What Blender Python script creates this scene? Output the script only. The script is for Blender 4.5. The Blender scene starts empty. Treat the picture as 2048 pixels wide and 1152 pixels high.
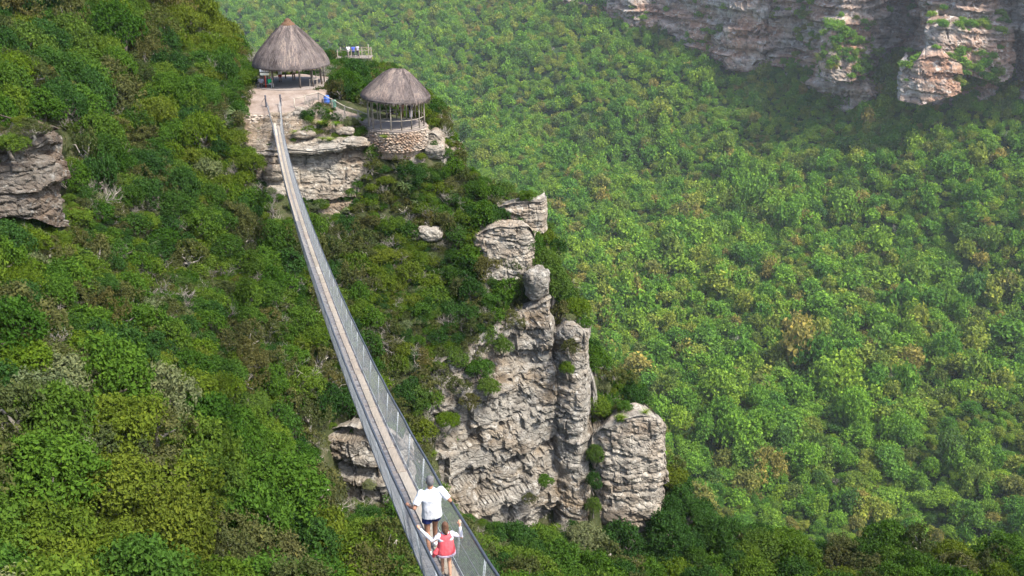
import bpy, bmesh, math, random
import numpy as np
from mathutils import Vector, Matrix

# ------------------------------------------------------------------ camera, world, sun, exposure
scene = bpy.context.scene
COL = scene.collection
F, TH = 1900.0, math.radians(22.0)
cam_d = bpy.data.cameras.new('camera'); cam = bpy.data.objects.new('camera', cam_d); COL.objects.link(cam)
cam.location = (0, 0, 0); cam.rotation_euler = (math.radians(90) - TH, 0, 0)
cam_d.sensor_width = 36.0; cam_d.lens = 36.0 * F / 2048.0
cam_d.clip_start = 0.1; cam_d.clip_end = 6000
scene.camera = cam
SUN_AZ, SUN_EL = math.radians(118), math.radians(56)      # azimuth clockwise from +Y
sun_vec = Vector((math.sin(SUN_AZ) * math.cos(SUN_EL), math.cos(SUN_AZ) * math.cos(SUN_EL), math.sin(SUN_EL)))
world = bpy.data.worlds.new('World'); scene.world = world; world.use_nodes = True
wn = world.node_tree; wn.nodes.clear()
sky = wn.nodes.new('ShaderNodeTexSky'); sky.sky_type = 'NISHITA'; sky.sun_disc = False
sky.sun_elevation = SUN_EL; sky.sun_rotation = SUN_AZ; sky.air_density = 1.0; sky.dust_density = 2.5; sky.ozone_density = 1.0
bg = wn.nodes.new('ShaderNodeBackground'); bg.inputs['Strength'].default_value = 0.15
wo = wn.nodes.new('ShaderNodeOutputWorld')
wn.links.new(sky.outputs[0], bg.inputs[0]); wn.links.new(bg.outputs[0], wo.inputs[0])
sun_d = bpy.data.lights.new('sun', 'SUN'); sun_d.energy = 3.0; sun_d.angle = math.radians(6.0); sun_d.color = (1.0, 0.95, 0.86)
sun = bpy.data.objects.new('sun', sun_d); COL.objects.link(sun); sun.location = (120, -60, 160)
sun.rotation_euler = sun_vec.to_track_quat('Z', 'Y').to_euler()
scene.view_settings.view_transform = 'Standard'; scene.view_settings.look = 'None'
scene.view_settings.exposure = 1.55; scene.view_settings.gamma = 1.0; scene.view_settings.use_curve_mapping = False
scene.render.engine = 'CYCLES'
cy = scene.cycles
cy.use_denoising = True; cy.max_bounces = 5; cy.diffuse_bounces = 2; cy.glossy_bounces = 1; cy.transmission_bounces = 2
cy.transparent_max_bounces = 8; cy.volume_bounces = 0; cy.caustics_reflective = False; cy.caustics_refractive = False
cy.use_adaptive_sampling = True; cy.adaptive_threshold = 0.02
scene.render.use_persistent_data = False

rng = np.random.default_rng(7)
random.seed(7)

# ------------------------------------------------------------------ helpers
CT, ST = math.cos(TH), math.sin(TH)
def at(px, py, Y):
    """world point seen at a photograph pixel, Y metres in front of the viewpoint"""
    u = (px - 1024) / F; v = (576 - py) / F
    k = Y / (CT + v * ST)
    return Vector((u * k, Y, (-ST + v * CT) * k))
def proj(x, y, z):
    d = y * CT - z * ST
    up = y * ST + z * CT
    d = np.maximum(d, 1e-3)
    return 1024 + F * x / d, 576 - F * up / d, d

def hash3(ix, iy, iz, seed=0):
    h = (ix.astype(np.int64) * 374761393 + iy.astype(np.int64) * 668265263 + iz.astype(np.int64) * 2147483647 + seed * 974711) & 0xFFFFFFFF
    h = ((h ^ (h >> 13)) * 1274126177) & 0xFFFFFFFF
    h = ((h ^ (h >> 16)) * 2246822519) & 0xFFFFFFFF
    h = h ^ (h >> 15)
    return (h & 0xFFFFFF) / float(0xFFFFFF)
def vnoise(x, y, z=0.0, seed=0):
    x = np.asarray(x, float); y = np.asarray(y, float); z = np.broadcast_to(np.asarray(z, float), x.shape)
    ix, iy, iz = np.floor(x), np.floor(y), np.floor(z)
    fx, fy, fz = x - ix, y - iy, z - iz
    fx, fy, fz = (t * t * (3 - 2 * t) for t in (fx, fy, fz))
    r = 0
    for a in (0, 1):
        for b in (0, 1):
            for c in (0, 1):
                w = (fx if a else 1 - fx) * (fy if b else 1 - fy) * (fz if c else 1 - fz)
                r = r + w * hash3(ix + a, iy + b, iz + c, seed)
    return r * 2 - 1
def fbm(x, y, z=0.0, oct=4, seed=0):
    r = 0; a = 1.0; s = 0
    for k in range(oct):
        r = r + a * vnoise(np.asarray(x) * 2 ** k, np.asarray(y) * 2 ** k, np.asarray(z) * 2 ** k, seed + k); s += a; a *= 0.5
    return r / s

def mesh_np(name, V, Fa, mat=None, smooth=False, tint=None):
    V = np.asarray(V, np.float32); Fa = np.asarray(Fa, np.int32)
    me = bpy.data.meshes.new(name)
    n, k = Fa.shape
    me.vertices.add(len(V)); me.vertices.foreach_set('co', V.ravel())
    me.loops.add(n * k); me.loops.foreach_set('vertex_index', Fa.ravel())
    me.polygons.add(n); me.polygons.foreach_set('loop_start', np.arange(0, n * k, k, dtype=np.int32))
    try: me.polygons.foreach_set('loop_total', np.full(n, k, np.int32))
    except Exception: pass
    me.polygons.foreach_set('use_smooth', np.full(n, smooth, bool))
    if tint is not None:
        at_ = me.attributes.new('tint', 'FLOAT', 'POINT'); at_.data.foreach_set('value', np.asarray(tint, np.float32))
    me.update(calc_edges=True); me.validate()
    if mat: me.materials.append(mat)
    return me
def obj(name, me, parent=None, loc=None):
    o = bpy.data.objects.new(name, me); COL.objects.link(o)
    if parent is not None: o.parent = parent
    if loc is not None: o.location = loc
    return o
def tag(o, label=None, cat=None, group=None, kind=None):
    if label: o['label'] = label
    if cat: o['category'] = cat
    if group: o['group'] = group
    if kind: o['kind'] = kind
    return o
def empty(name, loc=(0, 0, 0), rz=0.0):
    o = bpy.data.objects.new(name, None); COL.objects.link(o); o.location = loc; o.rotation_euler = (0, 0, rz); o.empty_display_size = 0.3
    return o

class MB:
    """collects polygons, builds one mesh"""
    def __init__(s): s.v = []; s.f = []
    def quad_box(s, c, ax, ay, az):
        c, ax, ay, az = map(Vector, (c, ax, ay, az)); b = len(s.v)
        for sx in (-1, 1):
            for sy in (-1, 1):
                for sz in (-1, 1): s.v.append(c + ax * sx + ay * sy + az * sz)
        for q in ((0, 1, 3, 2), (4, 6, 7, 5), (0, 4, 5, 1), (2, 3, 7, 6), (0, 2, 6, 4), (1, 5, 7, 3)): s.f.append([b + i for i in q])
        return s
    def box(s, c, size, rz=0.0):
        m = Matrix.Rotation(rz, 3, 'Z')
        return s.quad_box(c, m @ Vector((size[0] / 2, 0, 0)), m @ Vector((0, size[1] / 2, 0)), (0, 0, size[2] / 2))
    def bar(s, a, b, w, h=None, up=(0, 0, 1)):
        a, b = Vector(a), Vector(b); d = b - a; h = h or w
        side = d.cross(Vector(up))
        if side.length < 1e-6: side = d.cross(Vector((0, 1, 0)))
        side.normalize(); u = side.cross(d).normalized()
        return s.quad_box((a + b) / 2, d / 2, side * w / 2, u * h / 2)
    def tube(s, pts, rad, n=8, cap=True):
        pts = [Vector(p) for p in pts]; base = len(s.v)
        rad = rad if hasattr(rad, '__len__') else [rad] * len(pts)
        ref = None
        for i, p in enumerate(pts):
            d = (pts[min(i + 1, len(pts) - 1)] - pts[max(i - 1, 0)])
            d = d.normalized() if d.length > 1e-9 else Vector((0, 0, 1))
            if ref is None:
                ref = d.cross(Vector((0, 0, 1)))
                if ref.length < 1e-3: ref = Vector((1, 0, 0))
            ref = (ref - d * ref.dot(d)); ref.normalize()
            w = d.cross(ref)
            for k in range(n):
                a = 2 * math.pi * k / n
                s.v.append(p + (ref * math.cos(a) + w * math.sin(a)) * rad[i])
        for i in range(len(pts) - 1):
            for k in range(n):
                a = base + i * n + k; b = base + i * n + (k + 1) % n
                s.f.append([a, b, b + n, a + n])
        if cap:
            s.f.append([base + k for k in range(n)][::-1]); s.f.append([base + (len(pts) - 1) * n + k for k in range(n)])
        return s
    def lathe(s, prof, n=24, c=(0, 0, 0), cap=True):
        base = len(s.v); c = Vector(c)
        for r, z in prof:
            for k in range(n):
                a = 2 * math.pi * k / n
                s.v.append(c + Vector((r * math.cos(a), r * math.sin(a), z)))
        for i in range(len(prof) - 1):
            for k in range(n):
                a = base + i * n + k; b = base + i * n + (k + 1) % n
                s.f.append([a, b, b + n, a + n])
        if cap:
            s.f.append([base + k for k in range(n)][::-1]); s.f.append([base + (len(prof) - 1) * n + k for k in range(n)])
        return s
    def mesh(s, name, mat, smooth=False):
        me = bpy.data.meshes.new(name); me.from_pydata([tuple(v) for v in s.v], [], s.f); me.update()
        if smooth: me.polygons.foreach_set('use_smooth', [True] * len(me.polygons))
        if mat: me.materials.append(mat)
        return me
    def build(s, name, mat, parent=None, smooth=False, loc=None):
        return obj(name, s.mesh(name, mat, smooth), parent, loc)

# ------------------------------------------------------------------ materials
def new_mat(name):
    m = bpy.data.materials.new(name); m.use_nodes = True; nt = m.node_tree; nt.nodes.clear()
    out = nt.nodes.new('ShaderNodeOutputMaterial'); return m, nt, out
def N(nt, t, **kw):
    n = nt.nodes.new(t)
    for k, v in kw.items(): setattr(n, k, v)
    return n
def ramp(nt, fac, stops):
    r = N(nt, 'ShaderNodeValToRGB'); e = r.color_ramp.elements
    while len(e) < len(stops): e.new(0.5)
    for i, (p, c) in enumerate(stops):
        e[i].position = p; e[i].color = (c[0], c[1], c[2], 1)
    nt.links.new(fac, r.inputs[0]); return r.outputs[0]
def noise(nt, vec, scale, detail=4, rough=0.6, out='Fac'):
    n = N(nt, 'ShaderNodeTexNoise'); n.inputs['Scale'].default_value = scale; n.inputs['Detail'].default_value = detail; n.inputs['Roughness'].default_value = rough
    if vec is not None: nt.links.new(vec, n.inputs['Vector'])
    return n.outputs[out]
def mapping(nt, vec, scale=(1, 1, 1), rot=(0, 0, 0)):
    m = N(nt, 'ShaderNodeMapping'); m.inputs['Scale'].default_value = scale; m.inputs['Rotation'].default_value = rot
    nt.links.new(vec, m.inputs['Vector']); return m.outputs[0]
def mixc(nt, fac, a, b, mode='MIX'):
    m = N(nt, 'ShaderNodeMix', data_type='RGBA', blend_type=mode)
    for s, v in ((m.inputs[0], fac), (m.inputs[6], a), (m.inputs[7], b)):
        if hasattr(v, 'links'): nt.links.new(v, s)
        elif hasattr(v, '__len__'): s.default_value = (v[0], v[1], v[2], 1)
        else: s.default_value = v
    return m.outputs[2]
def principled(nt, out, color, rough=0.8, spec=0.3, bump=None, bump_s=0.3, dist=0.05, metal=0.0):
    p = N(nt, 'ShaderNodeBsdfPrincipled'); p.inputs['Roughness'].default_value = rough; p.inputs['Metallic'].default_value = metal
    p.inputs['Specular IOR Level'].default_value = spec
    if hasattr(color, 'links'): nt.links.new(color, p.inputs['Base Color'])
    else: p.inputs['Base Color'].default_value = (*color, 1)
    if bump is not None:
        b = N(nt, 'ShaderNodeBump'); b.inputs['Strength'].default_value = bump_s; b.inputs['Distance'].default_value = dist
        nt.links.new(bump, b.inputs['Height']); nt.links.new(b.outputs[0], p.inputs['Normal'])
    nt.links.new(p.outputs[0], out.inputs[0]); return p
def simple_mat(name, color, rough=0.7, var=0.25, scale=6.0, spec=0.3, metal=0.0, bump=0.0):
    m, nt, out = new_mat(name)
    tc = N(nt, 'ShaderNodeTexCoord'); f = noise(nt, tc.outputs['Object'], scale, 5)
    lo = tuple(c * (1 - var) for c in color); hi = tuple(min(1, c * (1 + var)) for c in color)
    principled(nt, out, ramp(nt, f, [(0.3, lo), (0.7, hi)]), rough, spec, f if bump else None, bump, 0.02, metal)
    return m
def random_tone(name, stops, rough=0.8, scale=(2, 2, 2), amount=0.5):
    """colour that differs from object to object (Object Info random), with grain"""
    m, nt, out = new_mat(name); oi = N(nt, 'ShaderNodeObjectInfo'); tc = N(nt, 'ShaderNodeTexCoord')
    c = ramp(nt, oi.outputs['Random'], stops)
    f = noise(nt, mapping(nt, tc.outputs['Object'], scale), 3.0, 6, 0.65)
    g = ramp(nt, f, [(0.25, (1 - amount,) * 3), (0.75, (1 + amount * 0.3,) * 3)])
    principled(nt, out, mixc(nt, 1.0, c, g, 'MULTIPLY'), rough, 0.2, f, 0.3, 0.01)
    return m

def leaf_mat(name, stops, trans=0.3, spread=0.35, gloss=0.0):
    m, nt, out = new_mat(name)
    oi = N(nt, 'ShaderNodeObjectInfo'); a = N(nt, 'ShaderNodeAttribute', attribute_name='tint')
    c = ramp(nt, oi.outputs['Random'], stops)
    h = ramp(nt, a.outputs['Fac'], [(0.0, (1 - spread, 1 - spread * 0.8, 1 - spread)), (0.6, (1, 1, 1)), (1.0, (1 + spread * 1.5, 1 + spread * 1.1, 1 + spread * 0.3))])
    c = mixc(nt, 1.0, c, h, 'MULTIPLY')
    d = N(nt, 'ShaderNodeBsdfDiffuse'); t = N(nt, 'ShaderNodeBsdfTranslucent'); mx = N(nt, 'ShaderNodeMixShader'); mx.inputs[0].default_value = trans
    nt.links.new(c, d.inputs[0]); nt.links.new(mixc(nt, 1.0, c, (1.25, 1.3, 0.7), 'MULTIPLY'), t.inputs[0])
    nt.links.new(d.outputs[0], mx.inputs[1]); nt.links.new(t.outputs[0], mx.inputs[2])
    last = mx.outputs[0]
    if gloss:
        g = N(nt, 'ShaderNodeBsdfGlossy'); g.inputs['Roughness'].default_value = 0.5; g.inputs[0].default_value = (0.8, 0.9, 0.8, 1)
        m2 = N(nt, 'ShaderNodeMixShader'); m2.inputs[0].default_value = gloss
        nt.links.new(last, m2.inputs[1]); nt.links.new(g.outputs[0], m2.inputs[2]); last = m2.outputs[0]
    nt.links.new(last, out.inputs[0]); return m

def rock_mat(name, grey, brown, white, scale=1.0, brown_amt=0.5, dark=(0.07, 0.06, 0.055), band=0.0, crack=0.5):
    m, nt, out = new_mat(name)
    g = N(nt, 'ShaderNodeNewGeometry'); P = g.outputs['Position']
    big = noise(nt, mapping(nt, P, (0.16 * scale, 0.16 * scale, 0.3 * scale)), 1.0, 4, 0.6)
    c = mixc(nt, ramp(nt, big, [(brown_amt - 0.1, (0, 0, 0)), (brown_amt + 0.12, (1, 1, 1))]), brown, grey)
    strat = noise(nt, mapping(nt, P, (0.25 * scale, 0.25 * scale, 2.2 * scale)), 1.0, 5, 0.65)
    c = mixc(nt, 1.0, c, ramp(nt, strat, [(0.3, (0.6 - band, 0.58 - band, 0.56 - band)), (0.5, (1, 1, 1)), (0.75, (1.25 + band, 1.22 + band, 1.18 + band))]), 'MULTIPLY')
    lich = noise(nt, mapping(nt, P, (1.1 * scale, 1.1 * scale, 1.5 * scale)), 1.0, 9, 0.8)
    c = mixc(nt, ramp(nt, lich, [(0.53, (0, 0, 0)), (0.60, (0.8, 0.8, 0.8))]), c, white)
    sp = noise(nt, mapping(nt, P, (3.2 * scale, 3.2 * scale, 2.4 * scale)), 1.0, 5, 0.7)
    c = mixc(nt, ramp(nt, sp, [(0.34, (0.85, 0.85, 0.85)), (0.45, (0, 0, 0))]), c, dark)
    streak = noise(nt, mapping(nt, P, (1.3 * scale, 1.3 * scale, 0.12 * scale)), 1.0, 4, 0.6)
    c = mixc(nt, 1.0, c, ramp(nt, streak, [(0.3, (0.66, 0.64, 0.63)), (0.55, (1, 1, 1))]), 'MULTIPLY')
    fine = noise(nt, mapping(nt, P, (3 * scale, 3 * scale, 4.5 * scale)), 1.0, 8, 0.78)
    wv = N(nt, 'ShaderNodeVectorMath', operation='MULTIPLY_ADD'); nz = noise(nt, mapping(nt, P, (0.9 * scale,) * 3), 1.0, 4, 0.6, 'Color')
    nt.links.new(nz, wv.inputs[0]); wv.inputs[1].default_value = (0.9 / scale,) * 3; nt.links.new(P, wv.inputs[2])
    vo = N(nt, 'ShaderNodeTexVoronoi', feature='DISTANCE_TO_EDGE'); vo.inputs['Scale'].default_value = 1.0; nt.links.new(mapping(nt, wv.outputs[0], (0.75 * scale, 0.75 * scale, 1.7 * scale)), vo.inputs['Vector'])
    ck = N(nt, 'ShaderNodeMapRange'); ck.inputs['From Max'].default_value = 0.09; ck.inputs['To Max'].default_value = crack; nt.links.new(vo.outputs['Distance'], ck.inputs['Value'])
    sm_ = N(nt, 'ShaderNodeMath', operation='ADD'); nt.links.new(fine, sm_.inputs[0]); nt.links.new(ck.outputs[0], sm_.inputs[1])
    principled(nt, out, c, 0.92, 0.12, sm_.outputs[0], 1.0, 0.16 / scale)
    return m

G = lambda *s: list(zip([i / max(1, len(s) - 1) for i in range(len(s))], s))
M = {}
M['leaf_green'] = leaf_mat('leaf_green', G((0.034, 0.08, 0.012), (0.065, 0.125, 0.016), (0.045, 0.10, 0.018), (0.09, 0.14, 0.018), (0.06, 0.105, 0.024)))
M['leaf_yellow'] = leaf_mat('leaf_yellow', G((0.075, 0.125, 0.012), (0.10, 0.125, 0.018), (0.065, 0.115, 0.014)))
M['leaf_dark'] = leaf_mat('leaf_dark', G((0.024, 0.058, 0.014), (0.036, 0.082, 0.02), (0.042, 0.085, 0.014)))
M['leaf_olive'] = leaf_mat('leaf_olive', G((0.075, 0.088, 0.026), (0.09, 0.092, 0.036), (0.055, 0.075, 0.025), (0.10, 0.088, 0.03)))
M['leaf_silver'] = leaf_mat('leaf_silver', G((0.10, 0.125, 0.05), (0.135, 0.15, 0.07), (0.09, 0.115, 0.055)), 0.2)
M['leaf_aloe'] = leaf_mat('leaf_aloe', G((0.085, 0.125, 0.045), (0.11, 0.14, 0.06)), 0.1)
M['leaf_forest'] = leaf_mat('leaf_forest', [(0.0, (0.06, 0.145, 0.024)), (0.2, (0.15, 0.27, 0.034)), (0.36, (0.075, 0.175, 0.03)), (0.52, (0.19, 0.28, 0.034)), (0.66, (0.10, 0.20, 0.036)), (0.8, (0.22, 0.245, 0.045)), (0.9, (0.05, 0.12, 0.03)), (1.0, (0.25, 0.21, 0.06))], 0.35, 0.5)  # brighter than the near leaves: the valley's sunlight is put into the colour
M['leaf_grass'] = leaf_mat('leaf_grass', G((0.14, 0.19, 0.02), (0.09, 0.17, 0.015)), 0.3)
M['bark'] = simple_mat('bark', (0.16, 0.135, 0.11), 0.9, 0.4, 4.0)
M['bark_pale'] = simple_mat('bark_pale', (0.24, 0.215, 0.18), 0.9, 0.35, 5.0)
M['rock'] = rock_mat('rock', (0.215, 0.20, 0.172), (0.195, 0.15, 0.10), (0.37, 0.35, 0.31), 1.0, 0.44)
M['rock_pale'] = rock_mat('rock_pale', (0.27, 0.245, 0.205), (0.22, 0.17, 0.12), (0.43, 0.40, 0.34), 1.0, 0.42)
M['rock_brown'] = rock_mat('rock_brown', (0.165, 0.145, 0.12), (0.15, 0.11, 0.08), (0.30, 0.285, 0.255), 1.0, 0.5)
M['rock_crag'] = rock_mat('rock_crag', (0.12, 0.105, 0.088), (0.11, 0.078, 0.055), (0.24, 0.23, 0.205), 1.0, 0.52)  # darker version of the brown rock, the crag's shade painted into its colour
M['rock_red'] = rock_mat('rock_red', (0.31, 0.27, 0.23), (0.29, 0.17, 0.11), (0.50, 0.46, 0.41), 0.16, 0.50, band=0.22, crack=0.15)
m, nt, out = new_mat('soil')
g_ = N(nt, 'ShaderNodeNewGeometry'); f_ = noise(nt, g_.outputs['Position'], 0.8, 6, 0.7)
principled(nt, out, ramp(nt, f_, [(0.3, (0.018, 0.026, 0.01)), (0.5, (0.035, 0.042, 0.016)), (0.72, (0.085, 0.075, 0.045))]), 0.95, 0.1, f_, 0.8, 0.3)
M['soil'] = m
m, nt, out = new_mat('forest_floor')
g_ = N(nt, 'ShaderNodeNewGeometry'); f_ = noise(nt, g_.outputs['Position'], 0.12, 6, 0.7)
principled(nt, out, ramp(nt, f_, [(0.3, (0.012, 0.028, 0.01)), (0.7, (0.028, 0.05, 0.014))]), 0.95, 0.1)
M['forest_floor'] = m

# ------------------------------------------------------------------ terrain functions
def tps_fit(P, Z, lam):
    P = np.asarray(P, float); Z = np.asarray(Z, float); n = len(P)
    r2 = ((P[:, None] - P[None]) ** 2).sum(-1); K = 0.5 * r2 * np.log(r2 + 1e-9)
    A = np.zeros((n + 3, n + 3)); A[:n, :n] = K + lam * np.eye(n); A[:n, n] = 1; A[:n, n + 1:] = P; A[n:, :n] = A[:n, n:].T
    w = np.linalg.solve(A, np.concatenate([Z, np.zeros(3)])); return P, w
def tps_eval(fit, x, y):
    P, w = fit; x = np.asarray(x, float); y = np.asarray(y, float); sh = x.shape; x = x.ravel(); y = y.ravel(); n = len(P)
    outz = w[n] + w[n + 1] * x + w[n + 2] * y
    for i in range(n):
        r2 = (x - P[i, 0]) ** 2 + (y - P[i, 1]) ** 2
        outz = outz + w[i] * 0.5 * r2 * np.log(r2 + 1e-9)
    return outz.reshape(sh)
def poly_inside(px, py, poly):
    px = np.asarray(px); py = np.asarray(py); r = np.zeros(px.shape, bool); n = len(poly)
    for i in range(n):
        x1, y1 = poly[i]; x2, y2 = poly[(i + 1) % n]
        c = ((y1 > py) != (y2 > py)) & (px < (x2 - x1) * (py - y1) / (y2 - y1 + 1e-12) + x1); r ^= c
    return r
def poly_dist(px, py, line):
    d = np.full(np.shape(px), 1e9)
    for (x1, y1), (x2, y2) in zip(line[:-1], line[1:]):
        dx, dy = x2 - x1, y2 - y1; t = np.clip(((px - x1) * dx + (py - y1) * dy) / (dx * dx + dy * dy), 0, 1)
        d = np.minimum(d, np.hypot(px - x1 - t * dx, py - y1 - t * dy))
    return d

NEAR = [(430, 85, 118), (330, 20, 116), (200, 0, 112), (20, 30, 104), (100, 120, 96), (250, 120, 101), (400, 165, 104), (480, 190, 100),
        (100, 215, 80), (250, 310, 86), (400, 310, 91), (480, 275, 93.5), (-200, 200, 75), (-300, 500, 58), (-150, 20, 98),
        (60, 500, 64), (200, 520, 70), (350, 520, 76), (500, 500, 82), (560, 430, 88), (620, 415, 89.5), (700, 400, 90.5),
        (50, 680, 55), (200, 680, 61), (350, 680, 67), (500, 720, 70), (620, 770, 72), (700, 860, 71),
        (20, 890, 45), (150, 930, 44), (300, 930, 48), (450, 930, 55), (600, 980, 61), (700, 1020, 66),
        (20, 1140, 36), (200, 1160, 38), (400, 1150, 42), (600, 1160, 50), (780, 1130, 58), (-300, 1000, 36),
        (900, 1130, 64), (1000, 1095, 71), (1150, 1115, 73), (1300, 1130, 75), (1450, 1145, 75), (1650, 1160, 74), (1900, 1172, 70), (2150, 1190, 66),
        (700, 520, 85), (800, 440, 89.5), (900, 400, 92), (700, 620, 80), (800, 620, 82), (900, 580, 86), (970, 620, 83.5),
        (750, 770, 76), (850, 720, 80), (880, 800, 77), (850, 870, 75), (950, 1040, 74.5),
        (1000, 420, 92), (1050, 510, 88), (1060, 640, 85), (1230, 790, 85), (1150, 640, 86.5),
        (600, 290, 92.2), (700, 300, 92.8), (620, 240, 94.5)]
ctl = [tuple(at(*p)) for p in NEAR]
ctl += [(-24, 97.5, -19.5), (-24, 104, -19.2), (-25, 111, -19.0), (-31, 106, -18.4), (-18, 110, -19.6), (-11.5, 97, -21.4), (-16, 95, -20.6), (-12, 103, -21.2),
        (-26, 122, -20), (-24, 140, -22.5), (-23, 150, -24), (-36, 125, -19), (-9, 94, -22.6),
        (5, 10, -24), (-10, 10, -20), (20, 10, -26), (10, 30, -34), (35, 30, -45), (-30, 20, -18), (20, 55, -50), (45, 50, -52), (-60, 40, -14), (-75, 80, 8)]
ctl = np.array(ctl)
near_fit = tps_fit(ctl[:, :2], ctl[:, 2], 2.0)
EDGE = [(-70, 150), (-45, 128), (-37, 122), (-34, 135), (-31, 152), (-18, 152), (-15, 128), (-8, 106), (-6.5, 97), (-5, 94.5), (-1, 94), (3.6, 92.4), (3.8, 88.5), (4.5, 86), (8, 86), (9, 84.5), (12, 87), (16.2, 83.5), (18, 78), (23, 78), (32, 77), (44, 73), (56, 66), (66, 40), (66, 0)]
EDGE_POLY = EDGE + [(66, -40), (-140, -40), (-140, 150)]
TERR = [[(-27.9, 95.9), (-23.0, 95.7), (-21.1, 96.8), (-19.9, 99.4), (-19.3, 103), (-19.7, 110), (-25, 113.5), (-29.4, 110), (-29.2, 104), (-29.2, 100)], [(-21.3, 99.4), (-19.1, 97.9), (-16.7, 96.2), (-14.0, 94.9), (-12.2, 97.4), (-14.3, 98.4), (-16.9, 99.6), (-19.5, 102.2)], [(-15, 97.5), (-13.6, 93.3), (-11.7, 92.2), (-9.8, 93.3), (-8.4, 96), (-10, 98.6), (-13.4, 98.6)]]
SINK = [([(850, 760), (930, 690), (1000, 655), (1060, 612), (1100, 600), (1180, 690), (1190, 1045), (1100, 1052), (1040, 1048), (950, 1035), (880, 990), (850, 920)], 6.0),
        ([(1190, 875), (1225, 845), (1265, 832), (1310, 842), (1342, 890), (1330, 1080), (1190, 1070)], 5.0),
        ([(498, 300), (545, 304), (600, 292), (742, 288), (735, 330), (710, 380), (660, 405), (590, 398), (545, 380), (505, 365)], 3.0),
        ([(650, 860), (690, 852), (770, 852), (830, 900), (830, 960), (790, 985), (700, 990), (655, 975)], 4.0),
        ([(-80, 305), (60, 272), (134, 252), (138, 410), (60, 398), (-80, 390)], 3.0)]
def near_z(x, y, rough=True):
    x = np.asarray(x, float); y = np.asarray(y, float)
    z = tps_eval(near_fit, x, y)
    qx_, qy_, _ = proj(x, y, z)
    for pl, dep in SINK:
        z = z - np.where(poly_inside(qx_, qy_, pl) & (y < 97), dep * np.clip(poly_dist(qx_, qy_, pl + pl[:1]) / 30, 0, 1), 0)
    out_ = ~poly_inside(x, y, EDGE_POLY)
    d = poly_dist(x, y, EDGE)
    z = z - np.where(out_, np.minimum(d * 2.6 + np.minimum(d, 1.0) * 1.0, 240), 0)
    for pl in TERR: z = z - np.where(poly_inside(x, y, pl), 0.9 * np.clip(poly_dist(x, y, pl + pl[:1]) / 0.8, 0, 1), 0)
    cap_ = (x > -22.6) & (x < -8.6) & (y > 90) & (y < 98.6)
    pl_ = np.interp(qx_, [560, 590, 641, 665, 692, 722, 747, 770, 800, 850, 880], [222, 214, 212, 228, 244, 252, 262, 285, 300, 300, 310]); v_ = (576 - pl_) / F
    z = np.where(cap_, np.minimum(z, y * (-ST + v_ * CT) / (CT + v_ * ST) - 0.25), z)
    if rough:
        flat = np.clip(poly_dist(x, y, [(-24, 97), (-24, 110), (-18, 107), (-12, 97)]) / 6 - 0.6, 0.05, 1)
        z = z + flat * (0.9 * fbm(x / 5, y / 5, 0, 4, 3))
    return np.maximum(z, -215)

FAR = [(1900, 1100, 300), (1500, 1100, 300), (1200, 1000, 310), (900, 900, 330), (2300, 1100, 290), (1500, 850, 380), (1900, 850, 380), (2300, 850, 370), (1200, 700, 430), (900, 600, 470),
       (1500, 600, 500), (1900, 600, 490), (1200, 450, 580), (800, 400, 640), (1500, 350, 680), (1850, 330, 610), (2150, 330, 570),
       (1200, 200, 800), (800, 200, 850), (1000, 60, 1010), (700, 60, 1030), (400, 40, 1080), (1450, 150, 800), (1640, 215, 720), (1800, 240, 670), (2000, 255, 620), (2200, 270, 580),
       (1200, 20, 960), (1330, 70, 880), (1000, -60, 1200), (600, -60, 1250), (300, -50, 1300), (0, 100, 1000), (100, 500, 560), (-300, 0, 1300)]
fctl = np.array([tuple(at(*p)) for p in FAR])
far_fit = tps_fit(fctl[:, :2], fctl[:, 2], 30.0)
def far_z(x, y, rough=True):
    z = tps_eval(far_fit, x, y)
    if rough: z = z + 9 * fbm(x / 90, y / 90, 0, 4, 11) + 3.0 * fbm(x / 22, y / 22, 0, 3, 12) + 10 * (1 - 2 * np.abs(fbm((x + 0.8 * y) / 130, (y - 0.5 * x) / 330, 0, 3, 14)))
    return z

def grid_mesh(name, xs, ys, zf, mat):
    X, Y = np.meshgrid(xs, ys); Z = zf(X, Y)
    V = np.stack([X.ravel(), Y.ravel(), Z.ravel()], 1); nx, ny = len(xs), len(ys)
    i = np.arange(nx - 1)[None, :] + nx * np.arange(ny - 1)[:, None]; i = i.ravel()
    return mesh_np(name, V, np.stack([i, i + 1, i + nx + 1, i + nx], 1), mat, True)
hill = obj('hillside', grid_mesh('hillside', np.arange(-130, 75.1, 0.8), np.arange(-12, 165.1, 0.8), near_z, M['soil'])); tag(hill, kind='structure')
valley = obj('valley_floor', grid_mesh('valley_floor', np.arange(-900, 901, 9.0), np.arange(140, 1501, 9.0), far_z, M['forest_floor'])); tag(valley, kind='structure')

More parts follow.
